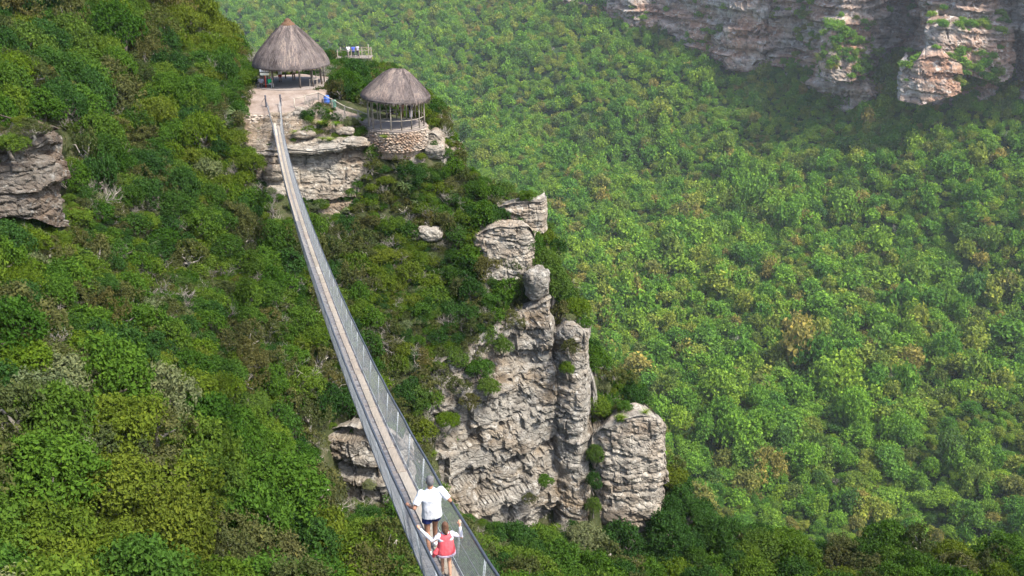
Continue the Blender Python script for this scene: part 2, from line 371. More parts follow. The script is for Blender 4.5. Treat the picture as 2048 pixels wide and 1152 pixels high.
# ------------------------------------------------------------------ rock walls
def rock_wall(name, top, bot, mat, res=0.16, knob=1.0, bulge=0.35, amp=0.5, layer=1.0, block=2.2, seed=1, cap=3.0, sides=2.5, sink=2.0, dip=0.08, groove=0.35, capdrop=-0.15, parent=None, crack=1.0, round_=0.0):
    """a cliff face: top and bottom edges given as (x, y, z) lists, bedded and jointed by real offsets"""
    T = np.array([tuple(p) for p in top], float); B = np.array([tuple(p) for p in bot], float)
    B = B.copy(); B[:, 2] -= sink
    mid = (T + B) / 2
    seg = np.hypot(np.diff(mid[:, 0]), np.diff(mid[:, 1])); L = np.concatenate([[0], np.cumsum(seg)])
    H = np.mean(T[:, 2] - B[:, 2])
    ns = max(4, int(L[-1] / res)); nh = max(4, int(H / res))
    s = np.linspace(0, L[-1], ns)
    def smooth_interp(A):
        a = np.interp(s, L, A); k = max(1, int(0.4 / res)); ker = np.ones(2 * k + 1) / (2 * k + 1)
        return np.convolve(np.pad(a, k, mode='edge'), ker, 'valid')
    Tx, Ty, Tz = (smooth_interp(T[:, i]) for i in range(3)); Bx, By, Bz = (smooth_interp(B[:, i]) for i in range(3))
    Tz = Tz + 0.5 * amp * fbm(s / 2.5, s * 0 + seed, 0, 4, seed)
    mx, my = (Tx + Bx) / 2, (Ty + By) / 2
    k = max(3, int(2.5 / res)); pad = lambda a: np.convolve(np.pad(a, k, mode='reflect', reflect_type='odd'), np.ones(2 * k + 1) / (2 * k + 1), 'valid')
    dx, dy = np.gradient(pad(mx)), np.gradient(pad(my)); l = np.hypot(dx, dy) + 1e-9
    nx_, ny_ = dy / l, -dx / l                                   # outward = to the right of travel (left to right, seen from the camera)
    # rows: cap rows behind the top edge, then the face
    ncap = max(2, int(cap / (res * 1.6))); rows = []
    S = []; Hh = []; PX = []; PY = []; PZ = []; W = []; CAPF = []
    for j in range(ncap, 0, -1):
        d = cap * (j / ncap); PX.append(Tx - nx_ * d); PY.append(Ty - ny_ * d); PZ.append(Tz + capdrop * d + round_ * 0)
        W.append(np.full(ns, 1.0)); CAPF.append(np.full(ns, 1.0)); S.append(s); Hh.append(Tz - Bz + 0 * s)
    for j in range(nh + 1):
        t = j / nh; PX.append(Tx + (Bx - Tx) * t); PY.append(Ty + (By - Ty) * t); PZ.append(Tz + (Bz - Tz) * t)
        W.append(np.full(ns, 1.0)); CAPF.append(np.full(ns, 0.0)); S.append(s); Hh.append((Tz - Bz) * (1 - t))
    PX, PY, PZ, S, CAPF = map(np.array, (PX, PY, PZ, S, CAPF))
    # bedding
    zz = PZ + dip * S + 0.35 * layer * fbm(S / (layer * 6), PZ / (layer * 6), 0, 3, seed + 5)
    r = np.random.default_rng(seed); zmin, zmax = zz.min() - 1, zz.max() + 1
    bnd = [zmin]
    while bnd[-1] < zmax: bnd.append(bnd[-1] + layer * (0.35 + 1.3 * r.random() ** 1.5))
    bnd = np.array(bnd); li = np.clip(np.searchsorted(bnd, zz) - 1, 0, len(bnd) - 2)
    lo, hi = bnd[li], bnd[li + 1]; dl = np.minimum(zz - lo, hi - zz)
    lofs = r.random(len(bnd)); lw = block * (0.5 + 1.2 * r.random(len(bnd)))
    sw = S + 0.15 * block * fbm(S / (block * 0.6), PZ / (block * 0.6), 3.3, 3, seed + 8)
    q = sw / lw[li] + lofs[li] * 7; bi = np.floor(q); fq = q - bi; db = np.minimum(fq, 1 - fq) * lw[li]
    o1 = hash3(bi, li, li * 0 + 3, seed) - 0.5
    o2 = lofs[li] - 0.5
    disp = amp * (0.8 * o1 + 0.9 * o2) + amp * 1.1 * fbm(S / (block * 1.5), PZ / (block * 1.3), 0, 4, seed + 2)
    qs = amp * 0.42; dq = np.round((disp + 0.08 * amp * fbm(S / (layer * 0.5), PZ / (layer * 0.5), 11, 3, seed + 30)) / qs) * qs; disp = 0.3 * disp + 0.7 * dq
    # long vertical joints
    vj = vnoise(S / (block * 0.8) + 0.35 * fbm(S / 3, PZ / 4, 0, 3, seed + 4), PZ / 14, 0, seed + 9); vcrack = np.clip(1 - np.abs(vj) / 0.05, 0, 1)
    sm = lambda a, b, x: np.clip((x - a) / (b - a), 0, 1)
    gz = (1 - sm(0, max(0.13, layer * 0.1), dl)) * (0.35 + 0.65 * hash3(li, li * 0, bi // 3, seed + 1)); gb = (1 - sm(0, max(0.09, block * 0.03), db)) * (hash3(bi, li, li * 0 + 5, seed) > 0.4)
    gate = np.clip(0.55 + 1.3 * fbm(S / (layer * 1.8), PZ / (layer * 1.2), 5, 3, seed + 15), 0, 1); gz = gz * gate; gb = gb * np.clip(0.4 + 1.6 * fbm(S / (layer * 1.5), PZ / (layer * 1.5), 9, 3, seed + 16), 0, 1)
    rid = 1 - np.abs(fbm(S / (block * 0.7), PZ / (layer * 0.8), 7, 4, seed + 17)); disp = disp - amp * 0.9 * np.clip(rid - 0.80, 0, 1) / 0.20 * 0.35
    disp = disp - groove * np.maximum(gz, 0.8 * gb) - crack * groove * 1.6 * vcrack * (vnoise(S / 6, PZ / 5, 2, seed + 12) > -0.1)
    disp = disp + knob * 0.13 * fbm(S * 1.6, PZ * 2.4, 0, 4, seed + 3)
    # weathered, rounded upper edge
    topd = np.clip((Tz[None] - PZ) / 0.9, 0, 1)
    face = 1 - CAPF
    PX = PX + nx_ * disp * face - nx_ * face * (1 - topd) ** 2 * 0.35; PY = PY + ny_ * disp * face - ny_ * face * (1 - topd) ** 2 * 0.35
    PZ = PZ + CAPF * (0.35 * fbm(PX / 1.6, PY / 1.6, 0, 4, seed + 6)) + face * 0.12 * fbm(S / 0.8, PZ / 0.8, 1, 2, seed + 7)
    # side returns
    nsd = max(2, int(sides / res / 1.5))
    def ret(col, sgn):
        A = []
        tx, ty = dx[col] / l[col], dy[col] / l[col]
        for j in range(1, nsd + 1):
            d = sides * j / nsd; e = sides * bulge * math.sin(min(1, j / nsd * 1.3) * math.pi / 2)
            rr = 0.5 * amp * fbm(PZ[:, col] / 1.3, PZ[:, col] * 0 + d / 1.2, 0, 4, seed + 20)
            A.append((PX[:, col] - nx_[col] * d + sgn * tx * (e + rr), PY[:, col] - ny_[col] * d + sgn * ty * (e + rr), PZ[:, col] + capdrop * d * (CAPF[:, col])))
        return A
    Lr = ret(0, -1)[::-1]; Rr = ret(-1, 1)
    cx = [a[0] for a in Lr] + [PX[:, i] for i in range(ns)] + [a[0] for a in Rr]
    cyy = [a[1] for a in Lr] + [PY[:, i] for i in range(ns)] + [a[1] for a in Rr]
    cz = [a[2] for a in Lr] + [PZ[:, i] for i in range(ns)] + [a[2] for a in Rr]
    X, Y, Z = np.array(cx).T, np.array(cyy).T, np.array(cz).T
    nr, nc = X.shape
    i = (np.arange(nc - 1)[None] + nc * np.arange(nr - 1)[:, None]).ravel()
    V = np.stack([X.ravel(), Y.ravel(), Z.ravel()], 1)
    me = mesh_np(name, V, np.stack([i, i + nc, i + nc + 1, i + 1], 1), mat, False)
    o = obj(name, me, parent); return o

def px_wall(name, top, bot, mat, **kw):
    return rock_wall(name, [at(*p) for p in top], [at(*p) for p in bot], mat, **kw)

def boulder(name, c, size, mat, seed=1, rot=0.0, tilt=0.0, amp=0.22, flat=0.0, label=None, layer=0.0):
    bm = bmesh.new(); bmesh.ops.create_icosphere(bm, subdivisions=5, radius=1.0)
    V = np.array([v.co[:] for v in bm.verts])
    e = 0.55                                                       # squarish superellipsoid
    A = np.sign(V) * np.abs(V) ** e; A /= (np.abs(A) ** 3.2).sum(1, keepdims=True) ** (1 / 3.2)
    n = fbm(A[:, 0] * 1.3 + seed, A[:, 1] * 1.3, A[:, 2] * 1.3, 4, seed) * amp
    A = A * (1 + n)[:, None]
    if layer:
        A[:, :2] *= (1 + 0.10 * np.sign(vnoise(A[:, 2] * layer, A[:, 2] * 0 + seed, 0, seed + 1)) + 0.05 * fbm(A[:, 2] * layer * 2, A[:, 0], 0, 2, seed))[:, None]
    A = A + 0.03 * np.stack([fbm(A[:, 0] * 6, A[:, 1] * 6, A[:, 2] * 6, 3, seed + k) for k in range(3)], 1)
    for v, a in zip(bm.verts, A): v.co = Vector((a[0] * size[0] / 2, a[1] * size[1] / 2, a[2] * size[2] / 2))
    me = bpy.data.meshes.new(name); bm.to_mesh(me); bm.free(); me.materials.append(mat)
    o = obj(name, me, None, c); o.rotation_euler = (tilt, 0.1 * math.sin(seed * 3), rot)
    if label: tag(o, label, 'boulder')
    return o

# face below the right side of the bridge
tag(px_wall('cliff', [(845, 800, 77), (880, 735, 79), (950, 690, 81), (1010, 640, 82.5), (1060, 612, 83.5), (1098, 600, 83)],
        [(850, 985, 73.5), (900, 1010, 74), (960, 1040, 74.5), (1040, 1055, 75.5), (1100, 1060, 76.5), (1135, 1062, 78)], M['rock'],
        amp=1.15, layer=1.7, block=3.0, seed=4, sink=3, cap=2.0, dip=-0.16, groove=0.45, res=0.15), kind='structure')
tag(px_wall('cliff', [(1110, 668, 82.4), (1130, 652, 81.9), (1154, 652, 81.7), (1174, 664, 82.0)],
        [(1128, 1060, 76.5), (1145, 1065, 76), (1165, 1065, 76), (1180, 1060, 77.5)], M['rock'],
        amp=0.55, layer=1.3, block=2.5, seed=9, sink=3, sides=3.5, bulge=0.3, dip=0.05, groove=0.5, res=0.14, crack=0.2), kind='structure')
tag(px_wall('cliff', [(1182, 872, 80.0), (1208, 848, 79.4), (1262, 838, 79.0), (1312, 836, 79.4), (1334, 850, 80.2)],
        [(1180, 962, 79.2), (1210, 972, 78.4), (1262, 972, 78.0), (1312, 966, 78.4), (1336, 952, 79.4)], M['rock_pale'],
        amp=0.5, layer=1.6, block=2.6, seed=14, sink=0.6, sides=5.0, bulge=0.06, dip=0.04, groove=0.5, res=0.13, cap=3.5, capdrop=-0.06, crack=0.8), kind='structure')
tag(px_wall('cliff', [(1182, 955, 79.6), (1210, 958, 78.8), (1262, 958, 78.4), (1308, 954, 78.8), (1326, 945, 79.8)],
        [(1172, 1072, 77.8), (1210, 1090, 76.9), (1262, 1095, 76.7), (1300, 1092, 77.2), (1316, 1082, 78.6)], M['rock_pale'],
        amp=0.55, layer=2.0, block=2.4, seed=16, sink=4, sides=5.0, bulge=0.06, dip=0.05, groove=0.45, res=0.13, cap=1.5, capdrop=0.0, crack=0.8), kind='structure')
tag(px_wall('cliff', [(1085, 640, 84.4), (1130, 680, 83.6), (1180, 740, 82.6), (1205, 850, 81.4), (1270, 860, 81.4)],
        [(1085, 1060, 78.4), (1130, 1065, 77.6), (1185, 1068, 77.2), (1205, 1075, 77.8), (1270, 1085, 78.6)], M['rock'],
        amp=0.6, layer=1.4, block=2.4, seed=19, sink=3, sides=1.5, groove=0.45, res=0.16, cap=2.0), kind='structure')
# rock shelf that carries the huts
tag(px_wall('cliff', [(498, 300, 91.8), (545, 305, 91.3), (600, 292, 91.6), (650, 288, 91.9), (700, 285, 92.4), (742, 287, 93)],
        [(505, 395, 90), (550, 415, 89.2), (610, 428, 89), (660, 415, 89.4), (705, 395, 90.4), (730, 380, 91.2)], M['rock_pale'],
        amp=0.7, layer=1.15, block=3.2, seed=21, sink=2, sides=2.5, dip=-0.03, groove=0.45, res=0.13, cap=3.5, capdrop=0.16, crack=0.25), kind='structure')
tag(px_wall('cliff', [(846, 275, 95.2), (862, 268, 95), (880, 280, 94.6), (896, 305, 94.4)],
        [(845, 330, 94), (865, 335, 93.6), (885, 338, 93.4), (905, 345, 93.4)], M['rock_pale'],
        amp=0.4, layer=0.8, block=1.6, seed=25, sink=2, sides=2.0, res=0.13, cap=2.0, capdrop=0.1), kind='structure')
# cave ledge in the gully
tag(px_wall('cliff', [(655, 862, 70), (690, 850, 69.4), (730, 850, 69), (790, 870, 69), (830, 900, 70)],
        [(652, 985, 68), (690, 1003, 67.4), (740, 1000, 67.4), (800, 985, 68), (840, 985, 69.5)], M['rock'],
        amp=0.95, layer=1.2, block=2.4, seed=33, sink=1.5, sides=2.0, dip=0.02, groove=0.5, res=0.12, cap=2.0), kind='structure')
# left crag
tag(px_wall('cliff', [(-60, 322, 66), (0, 302, 66.4), (60, 285, 67.2), (105, 262, 69), (126, 262, 71)],
        [(-60, 385, 64.8), (0, 380, 65.2), (60, 385, 66), (100, 400, 67.4), (124, 405, 69.8)], M['rock_crag'],
        amp=0.6, layer=1.0, block=2.2, seed=41, sink=2, sides=3.0, dip=0.05, groove=0.4, res=0.11, cap=3.0, capdrop=0.2), kind='structure')
# stepped ledges at the cliff edge
tag(px_wall('cliff', [(996, 415, 90.4), (1015, 410, 89.8), (1050, 404, 89.6), (1085, 404, 90)], [(998, 442, 89.8), (1015, 446, 89.2), (1050, 447, 89), (1088, 443, 89.4)], M['rock_pale'],
        amp=0.35, layer=0.7, block=2.2, seed=81, sink=1.2, sides=2.0, res=0.11, cap=2.0, capdrop=0.05, crack=0.3), kind='structure')
tag(px_wall('cliff', [(952, 470, 87.8), (975, 458, 87.2), (1020, 455, 87), (1062, 458, 87.2), (1072, 480, 88)], [(952, 522, 86.8), (975, 528, 86.2), (1020, 532, 86), (1060, 528, 86.2), (1072, 520, 87)], M['rock_pale'],
        amp=0.5, layer=0.9, block=2.4, seed=84, sink=1.5, sides=2.5, res=0.11, cap=2.2, capdrop=0.05, crack=0.4), kind='structure')
# far cliffs across the gorge
tag(px_wall('far_cliff', [(1130, -70, 985), (1200, -90, 950), (1260, -75, 905), (1330, -90, 900), (1400, -95, 850), (1460, -90, 815), (1530, -85, 800), (1560, -85, 830)],
        [(1130, 5, 960), (1200, 25, 925), (1260, 45, 885), (1330, 62, 880), (1400, 85, 830), (1460, 112, 795), (1530, 115, 780), (1560, 120, 810)], M['rock_red'],
        amp=7.6, knob=3.0, layer=6.0, block=26, seed=52, sink=12, sides=40, dip=0.03, groove=4.0, res=1.7, cap=60, capdrop=0.3), kind='structure')
tag(px_wall('far_cliff', [(1535, -80, 800), (1600, -90, 790), (1635, -95, 745), (1690, -95, 720), (1740, -95, 715), (1775, -90, 745), (1810, -95, 770), (1840, -95, 725)],
        [(1535, 120, 785), (1600, 150, 770), (1640, 150, 722), (1690, 195, 700), (1740, 165, 695), (1775, 160, 730), (1810, 170, 740), (1840, 190, 705)], M['rock_red'],
        amp=6.8, knob=3.0, layer=5.5, block=22, seed=57, sink=12, sides=30, dip=-0.04, groove=4.0, res=1.5, cap=60, capdrop=0.3), kind='structure')
tag(px_wall('far_cliff', [(1838, -100, 700), (1870, -110, 672), (1930, -110, 655), (1990, -110, 650), (2025, -105, 668), (2060, -110, 640), (2140, -110, 610), (2300, -110, 580)],
        [(1838, 180, 688), (1870, 175, 652), (1930, 190, 632), (1990, 205, 628), (2025, 235, 648), (2060, 260, 612), (2140, 265, 590), (2300, 270, 560)], M['rock_red'],
        amp=6.0, knob=3.0, layer=5.5, block=20, seed=61, sink=12, sides=30, dip=0.02, groove=3.5, res=1.4, cap=60, capdrop=0.3), kind='structure')
for k, (top, bot, sd) in enumerate([
        ([(1640, 75, 692), (1665, 55, 684), (1700, 70, 684), (1725, 95, 694)], [(1642, 150, 682), (1665, 160, 674), (1700, 158, 674), (1725, 150, 684)], 71),
        ([(1850, 55, 640), (1880, 50, 632), (1930, 60, 628), (1990, 70, 630), (2030, 50, 638)], [(1850, 120, 632), (1880, 130, 622), (1930, 140, 618), (1990, 160, 620), (2030, 150, 628)], 72),
        ([(1800, 145, 628), (1840, 120, 620), (1890, 110, 616), (1925, 130, 620)], [(1800, 195, 618), (1840, 205, 610), (1890, 190, 606), (1925, 180, 610)], 73)]):
    tag(px_wall('far_cliff', top, bot, M['rock_red'], amp=3.5, layer=5.0, block=12, seed=sd, sink=2, sides=14, groove=2.2, res=0.9, cap=12, capdrop=0.5), kind='structure')

# ------------------------------------------------------------------ plants
def crown_mesh(name, seed, rx, rz, lobes, leaves, leaf, mat, flat=0.0, elong=1.6, low=-0.1, tips=0.5, gap=0.0):
    r = np.random.default_rng(seed)
    a = r.random(lobes) * 2 * np.pi; zc = low + (1 - low) * r.random(lobes) ** 0.8
    rr = np.sqrt(np.maximum(0, 1 - np.clip(zc, 0, 1) ** 2)) * (0.5 + 0.42 * r.random(lobes))
    C = np.stack([rx * rr * np.cos(a), rx * rr * np.sin(a), rz * (0.35 + 0.5 * zc * (1 - flat)) + flat * rz * 0.35], 1)
    LR = rx * (0.30 + 0.22 * r.random(lobes)) * (10.0 / max(lobes, 8)) ** 0.36; sq = np.array([1, 1, min(1.0, rz / rx) * (1 - 0.35 * flat)])
    SPR = 6; k = int(leaves * 1.7) // SPR; w = LR ** 2 / (LR ** 2).sum(); li = r.choice(lobes, k, p=w)
    D = r.normal(size=(k, 3)); D[:, 2] = D[:, 2] * 0.8 + 0.45; D /= np.linalg.norm(D, axis=1)[:, None]
    rad = LR[li] * (0.72 + 0.36 * r.random(k) ** 0.7) * (1 + 0.18 * fbm(D[:, 0] * 3 + li, D[:, 1] * 3, D[:, 2] * 3, 2, seed))
    P = C[li] + D * rad[:, None] * sq
    P = np.repeat(P, SPR, 0); D = np.repeat(D, SPR, 0); li = np.repeat(li, SPR); spt = np.repeat(r.random(k), SPR); k *= SPR
    P = P + (r.normal(size=(k, 3)) * 0.75 + D * r.uniform(-0.8, 1.4, (k, 1))) * leaf
    keep = np.ones(k, bool)
    for j in range(lobes):
        q = np.linalg.norm((P - C[j]) / sq, axis=1) < LR[j] * 0.66
        keep &= ~(q & (li != j))
    keep &= P[:, 2] > 0.03 * rz
    if gap: keep &= fbm(P[:, 0] / (0.35 * rx), P[:, 1] / (0.35 * rx), P[:, 2] / (0.3 * rx), 2, seed + 3) > gap - 0.5
    idx = np.nonzero(keep)[0]; idx = np.sort(r.permutation(idx)[:leaves]); P = P[idx]; D = D[idx]; li = li[idx]; spt = spt[idx]; n = len(idx)
    nr = D + r.normal(size=(n, 3)) * 0.8; nr[:, 2] += 0.3; nr /= np.linalg.norm(nr, axis=1)[:, None]
    t = np.cross(nr, r.normal(size=(n, 3))); t /= np.linalg.norm(t, axis=1)[:, None]; b = np.cross(nr, t)
    s = leaf * (0.55 + 0.9 * r.random(n))
    t = t * (s * elong * 0.5)[:, None]; b = b * (s * 0.5)[:, None]; cu = nr * (s * 0.18)[:, None]
    V = np.concatenate([P - t - cu, P + b + cu * 0.4, P + t - cu, P - b + cu * 0.4], 0)
    Fa = np.stack([np.arange(n), np.arange(n) + n, np.arange(n) + 2 * n, np.arange(n) + 3 * n], 1)
    tl = r.random(lobes); ti = np.clip(0.3 * tl[li] + 0.35 * spt + 0.35 * r.random(n) + 0.15 * (r.random(n) < 0.06), 0, 1)
    return mesh_np(name, V, Fa, mat, False, np.tile(ti, 4)), C
def limb_pts(a, b, r, n=5, wob=0.1):
    a = np.array(a); b = np.array(b); L = np.linalg.norm(b - a); P = [a + (b - a) * t + (r.normal(size=3) * wob * L * math.sin(math.pi * t)) for t in np.linspace(0, 1, n)]
    return [Vector(p) for p in P]
def trunk_mesh(name, C, rz, seed, mat, r0=0.09, multi=False):
    r = np.random.default_rng(seed + 99); mb = MB(); base = Vector((0, 0, -0.5))
    fork = np.array([r.normal() * 0.1, r.normal() * 0.1, rz * 0.25])
    mb.tube(limb_pts(base, fork, r, 4, 0.06), [r0 * 1.3, r0 * 1.1, r0, r0 * 0.9], 6)
    for c in C[:7]:
        mb.tube(limb_pts(fork, c * 0.95, r, 5, 0.09), [r0 * 0.7, r0 * 0.55, r0 * 0.42, r0 * 0.3, r0 * 0.12], 5)
    return mb.mesh(name, mat, True)
def bare_mesh(name, seed, h, mat, twigs=3, spread=0.6, r0=0.05):
    r = np.random.default_rng(seed); mb = MB()
    def grow(p, d, L, rad, lev):
        q = p + d * L; mid = (p + q) / 2 + Vector(r.normal(size=3)) * L * 0.09
        mb.tube([p, mid, q], [rad, rad * 0.8, rad * 0.55 if lev < twigs else rad * 0.25], 5 if lev < 2 else 4)
        if lev >= twigs: return
        for k in range(3 if lev else 4):
            nd = (d + Vector(r.normal(size=3)) * spread); nd.z += 0.15; nd.normalize()
            grow(p + (q - p) * (0.5 + 0.5 * r.random()), nd, L * (0.6 + 0.25 * r.random()), rad * 0.55, lev + 1)
    for k in range(3):
        d = Vector((r.normal() * 0.45, r.normal() * 0.45, 1)).normalized()
        grow(Vector((r.normal() * 0.1, r.normal() * 0.1, -0.2)), d, h * 0.42, r0, 0)
    return mb.mesh(name, mat, True)
def rosette_mesh(name, seed, R, n, mat, w=0.11, lift=0.35):
    r = np.random.default_rng(seed); V = []; Fa = []; T = []
    for k in range(n):
        a = r.random() * 6.28; el = lift + 1.0 * (k / n) ** 1.3; L = R * (0.8 + 0.4 * r.random()); b = len(V)
        for i, t in enumerate((0, 0.35, 0.7, 1.0)):
            e = el - 1.0 * t * t * 0.8; d = L * t
            c = Vector((math.cos(a) * math.cos(e) * d, math.sin(a) * math.cos(e) * d, 0.15 + math.sin(el) * d * 0.9 - 0.35 * d * t)); ww = w * (1 - t) ** 0.7 * 0.5 + 0.004
            sd = Vector((-math.sin(a), math.cos(a), 0)) * ww
            V += [c - sd, c + sd]; T += [0.3 + 0.7 * t * r.random()] * 2
        for i in range(3): Fa.append([b + 2 * i, b + 2 * i + 1, b + 2 * i + 3, b + 2 * i + 2])
    return mesh_np(name, np.array([tuple(v) for v in V]), Fa, mat, False, T)

SPEC = {}                                                   # species -> list of (crown mesh, trunk mesh)
def species(key, n, fn, bark):
    SPEC[key] = []
    for k in range(n):
        me, C, rz = fn(k); SPEC[key].append((me, trunk_mesh('trunk', C, rz, hash(key) % 97 + k if False else k * 7 + len(key), bark)))
def sp(mat, rx, rz, lobes, leaves, leaf, s0, **kw):
    def fn(k):
        me, C = crown_mesh('crown', s0 + k, rx, rz, lobes + k % 3, leaves, leaf, mat, **kw); return me, C, rz
    return fn
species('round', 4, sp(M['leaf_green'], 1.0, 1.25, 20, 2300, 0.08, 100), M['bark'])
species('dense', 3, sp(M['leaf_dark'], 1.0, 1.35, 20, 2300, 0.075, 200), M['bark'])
species('umbrella', 3, sp(M['leaf_yellow'], 1.0, 0.95, 22, 2200, 0.072, 300, flat=0.45), M['bark_pale'])
species('olive', 3, sp(M['leaf_olive'], 1.0, 1.25, 18, 1700, 0.072, 400, gap=0.42), M['bark_pale'])
species('silver', 2, sp(M['leaf_silver'], 1.0, 1.2, 16, 2400, 0.065, 500, elong=2.0), M['bark_pale'])
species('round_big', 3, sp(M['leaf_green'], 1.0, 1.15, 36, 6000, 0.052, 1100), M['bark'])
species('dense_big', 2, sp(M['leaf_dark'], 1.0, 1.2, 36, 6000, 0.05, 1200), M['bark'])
species('umbrella_big', 3, sp(M['leaf_yellow'], 1.0, 0.95, 38, 6000, 0.05, 1300, flat=0.4), M['bark_pale'])
species('olive_big', 2, sp(M['leaf_olive'], 1.0, 1.15, 34, 5000, 0.048, 1400, gap=0.40), M['bark_pale'])
species('silver_big', 2, sp(M['leaf_silver'], 1.0, 1.1, 34, 6500, 0.04, 1500, elong=2.0), M['bark_pale'])
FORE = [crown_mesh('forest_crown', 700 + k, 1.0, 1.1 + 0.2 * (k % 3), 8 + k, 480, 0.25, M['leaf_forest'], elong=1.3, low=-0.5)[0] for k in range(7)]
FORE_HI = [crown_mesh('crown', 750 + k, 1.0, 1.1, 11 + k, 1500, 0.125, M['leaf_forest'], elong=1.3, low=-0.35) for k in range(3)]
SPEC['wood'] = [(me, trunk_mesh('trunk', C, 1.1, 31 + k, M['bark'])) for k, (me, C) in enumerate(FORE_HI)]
GRASS = [rosette_mesh('grass_tuft', 900 + k, 0.7, 90, M['leaf_grass'], 0.03, 0.7) for k in range(2)]
ALOE = [rosette_mesh('aloe_leaves', 920 + k, 0.75, 40, M['leaf_aloe'], 0.13) for k in range(2)]
BARE = [bare_mesh('branches', 940 + k, 2.2, M['bark_pale'], 3, 0.55) for k in range(4)]

def instancer(name, P, S, R, I, meshes, label=None, cat=None):
    """one 'stuff' object whose points carry copies of the meshes"""
    pc = bpy.data.collections.new(name + '_prototypes')
    for k, me in enumerate(meshes):
        o = bpy.data.objects.new('%s_%02d' % (name, k), me); pc.objects.link(o)
    me = bpy.data.meshes.new(name); me.vertices.add(len(P)); me.vertices.foreach_set('co', np.asarray(P, np.float32).ravel())
    for nm, ty, arr in (('scl', 'FLOAT_VECTOR', S), ('rot', 'FLOAT_VECTOR', R)):
        a = me.attributes.new(nm, ty, 'POINT'); a.data.foreach_set('vector', np.asarray(arr, np.float32).ravel())
    a = me.attributes.new('idx', 'INT', 'POINT'); a.data.foreach_set('value', np.asarray(I, np.int32))
    o = obj(name, me); tag(o, label, cat, None, 'stuff')
    ng = bpy.data.node_groups.new(name, 'GeometryNodeTree')
    ng.interface.new_socket('Geometry', in_out='INPUT', socket_type='NodeSocketGeometry'); ng.interface.new_socket('Geometry', in_out='OUTPUT', socket_type='NodeSocketGeometry')
    gi = ng.nodes.new('NodeGroupInput'); go = ng.nodes.new('NodeGroupOutput'); ip = ng.nodes.new('GeometryNodeInstanceOnPoints'); ci = ng.nodes.new('GeometryNodeCollectionInfo')
    ci.inputs['Collection'].default_value = pc; ci.inputs['Separate Children'].default_value = True; ci.inputs['Reset Children'].default_value = True
    def na(nm, ty):
        n = ng.nodes.new('GeometryNodeInputNamedAttribute'); n.data_type = ty; n.inputs['Name'].default_value = nm; return n.outputs['Attribute']
    e2r = ng.nodes.new('FunctionNodeEulerToRotation')
    L = ng.links.new
    L(gi.outputs[0], ip.inputs['Points']); L(ci.outputs[0], ip.inputs['Instance']); ip.inputs['Pick Instance'].default_value = True
    L(na('idx', 'INT'), ip.inputs['Instance Index']); L(na('rot', 'FLOAT_VECTOR'), e2r.inputs[0]); L(e2r.outputs[0], ip.inputs['Rotation']); L(na('scl', 'FLOAT_VECTOR'), ip.inputs['Scale'])
    L(ip.outputs[0], go.inputs[0])
    md = o.modifiers.new('scatter', 'NODES'); md.node_group = ng
    return o

# ---- wood on the valley floor and far slopes
def far_scatter():
    sp_ = 5.7; xs = np.arange(-560, 760, sp_); ys = np.arange(255, 1330, sp_)
    X, Y = np.meshgrid(xs, ys); X = X.ravel() + rng.uniform(-2.9, 2.9, X.size); Y = Y.ravel() + rng.uniform(-2.9, 2.9, Y.size)
    Z = far_z(X, Y); px, py, d = proj(X, Y, Z)
    k = (px > -150) & (px < 2250) & (py > -120) & (py < 1330); 
    k &= ~((px < 330) & (py > 60) & (d > 300) & (px < 200))
    X, Y, Z, d = X[k], Y[k], Z[k], d[k]
    n = len(X); r = (1.8 + 3.7 * rng.random(n) ** 1.9) * (0.75 + 0.35 * (1 + fbm(X / 40, Y / 40, 0, 2, 30))) * np.clip(0.8 + (600 - d) * 0.0004, 0.7, 1.1)
    big = rng.random(n) < 0.12; r[big] *= 1.35
    S = np.stack([r, r, r * rng.uniform(0.8, 1.7, n)], 1)
    R = np.stack([rng.normal(0, 0.1, n), rng.normal(0, 0.1, n), rng.uniform(0, 6.28, n)], 1)
    return np.stack([X, Y, Z + r * rng.uniform(-0.3, 1.1, n)], 1), S, R, rng.integers(0, len(FORE), n)
P_, S_, R_, I_ = far_scatter()
def under_scatter():
    xs = np.arange(-420, 560, 4.6); ys = np.arange(262, 800, 4.6); X, Y = np.meshgrid(xs, ys); X = X.ravel() + rng.uniform(-2.3, 2.3, X.size); Y = Y.ravel() + rng.uniform(-2.3, 2.3, Y.size)
    Z = far_z(X, Y); px, py, d = proj(X, Y, Z); k = (px > 560) & (px < 2150) & (py > 0) & (py < 1300); X, Y, Z = X[k], Y[k], Z[k]; n = len(X)
    r = rng.uniform(1.3, 2.6, n); return np.stack([X, Y, Z - 0.2], 1), np.stack([r, r, r * rng.uniform(0.7, 1.3, n)], 1), np.stack([0 * r, 0 * r, rng.uniform(0, 6.28, n)], 1), rng.integers(0, len(FORE), n)
U_ = under_scatter(); P_, S_, R_, I_ = (np.concatenate([a, b]) for a, b in zip((P_, S_, R_, I_), U_))
dd_ = rng.random(len(P_)) < 0.006; I_[dd_] = len(FORE) + rng.integers(0, 4, dd_.sum()); S_[dd_] = S_[dd_] * 0.9
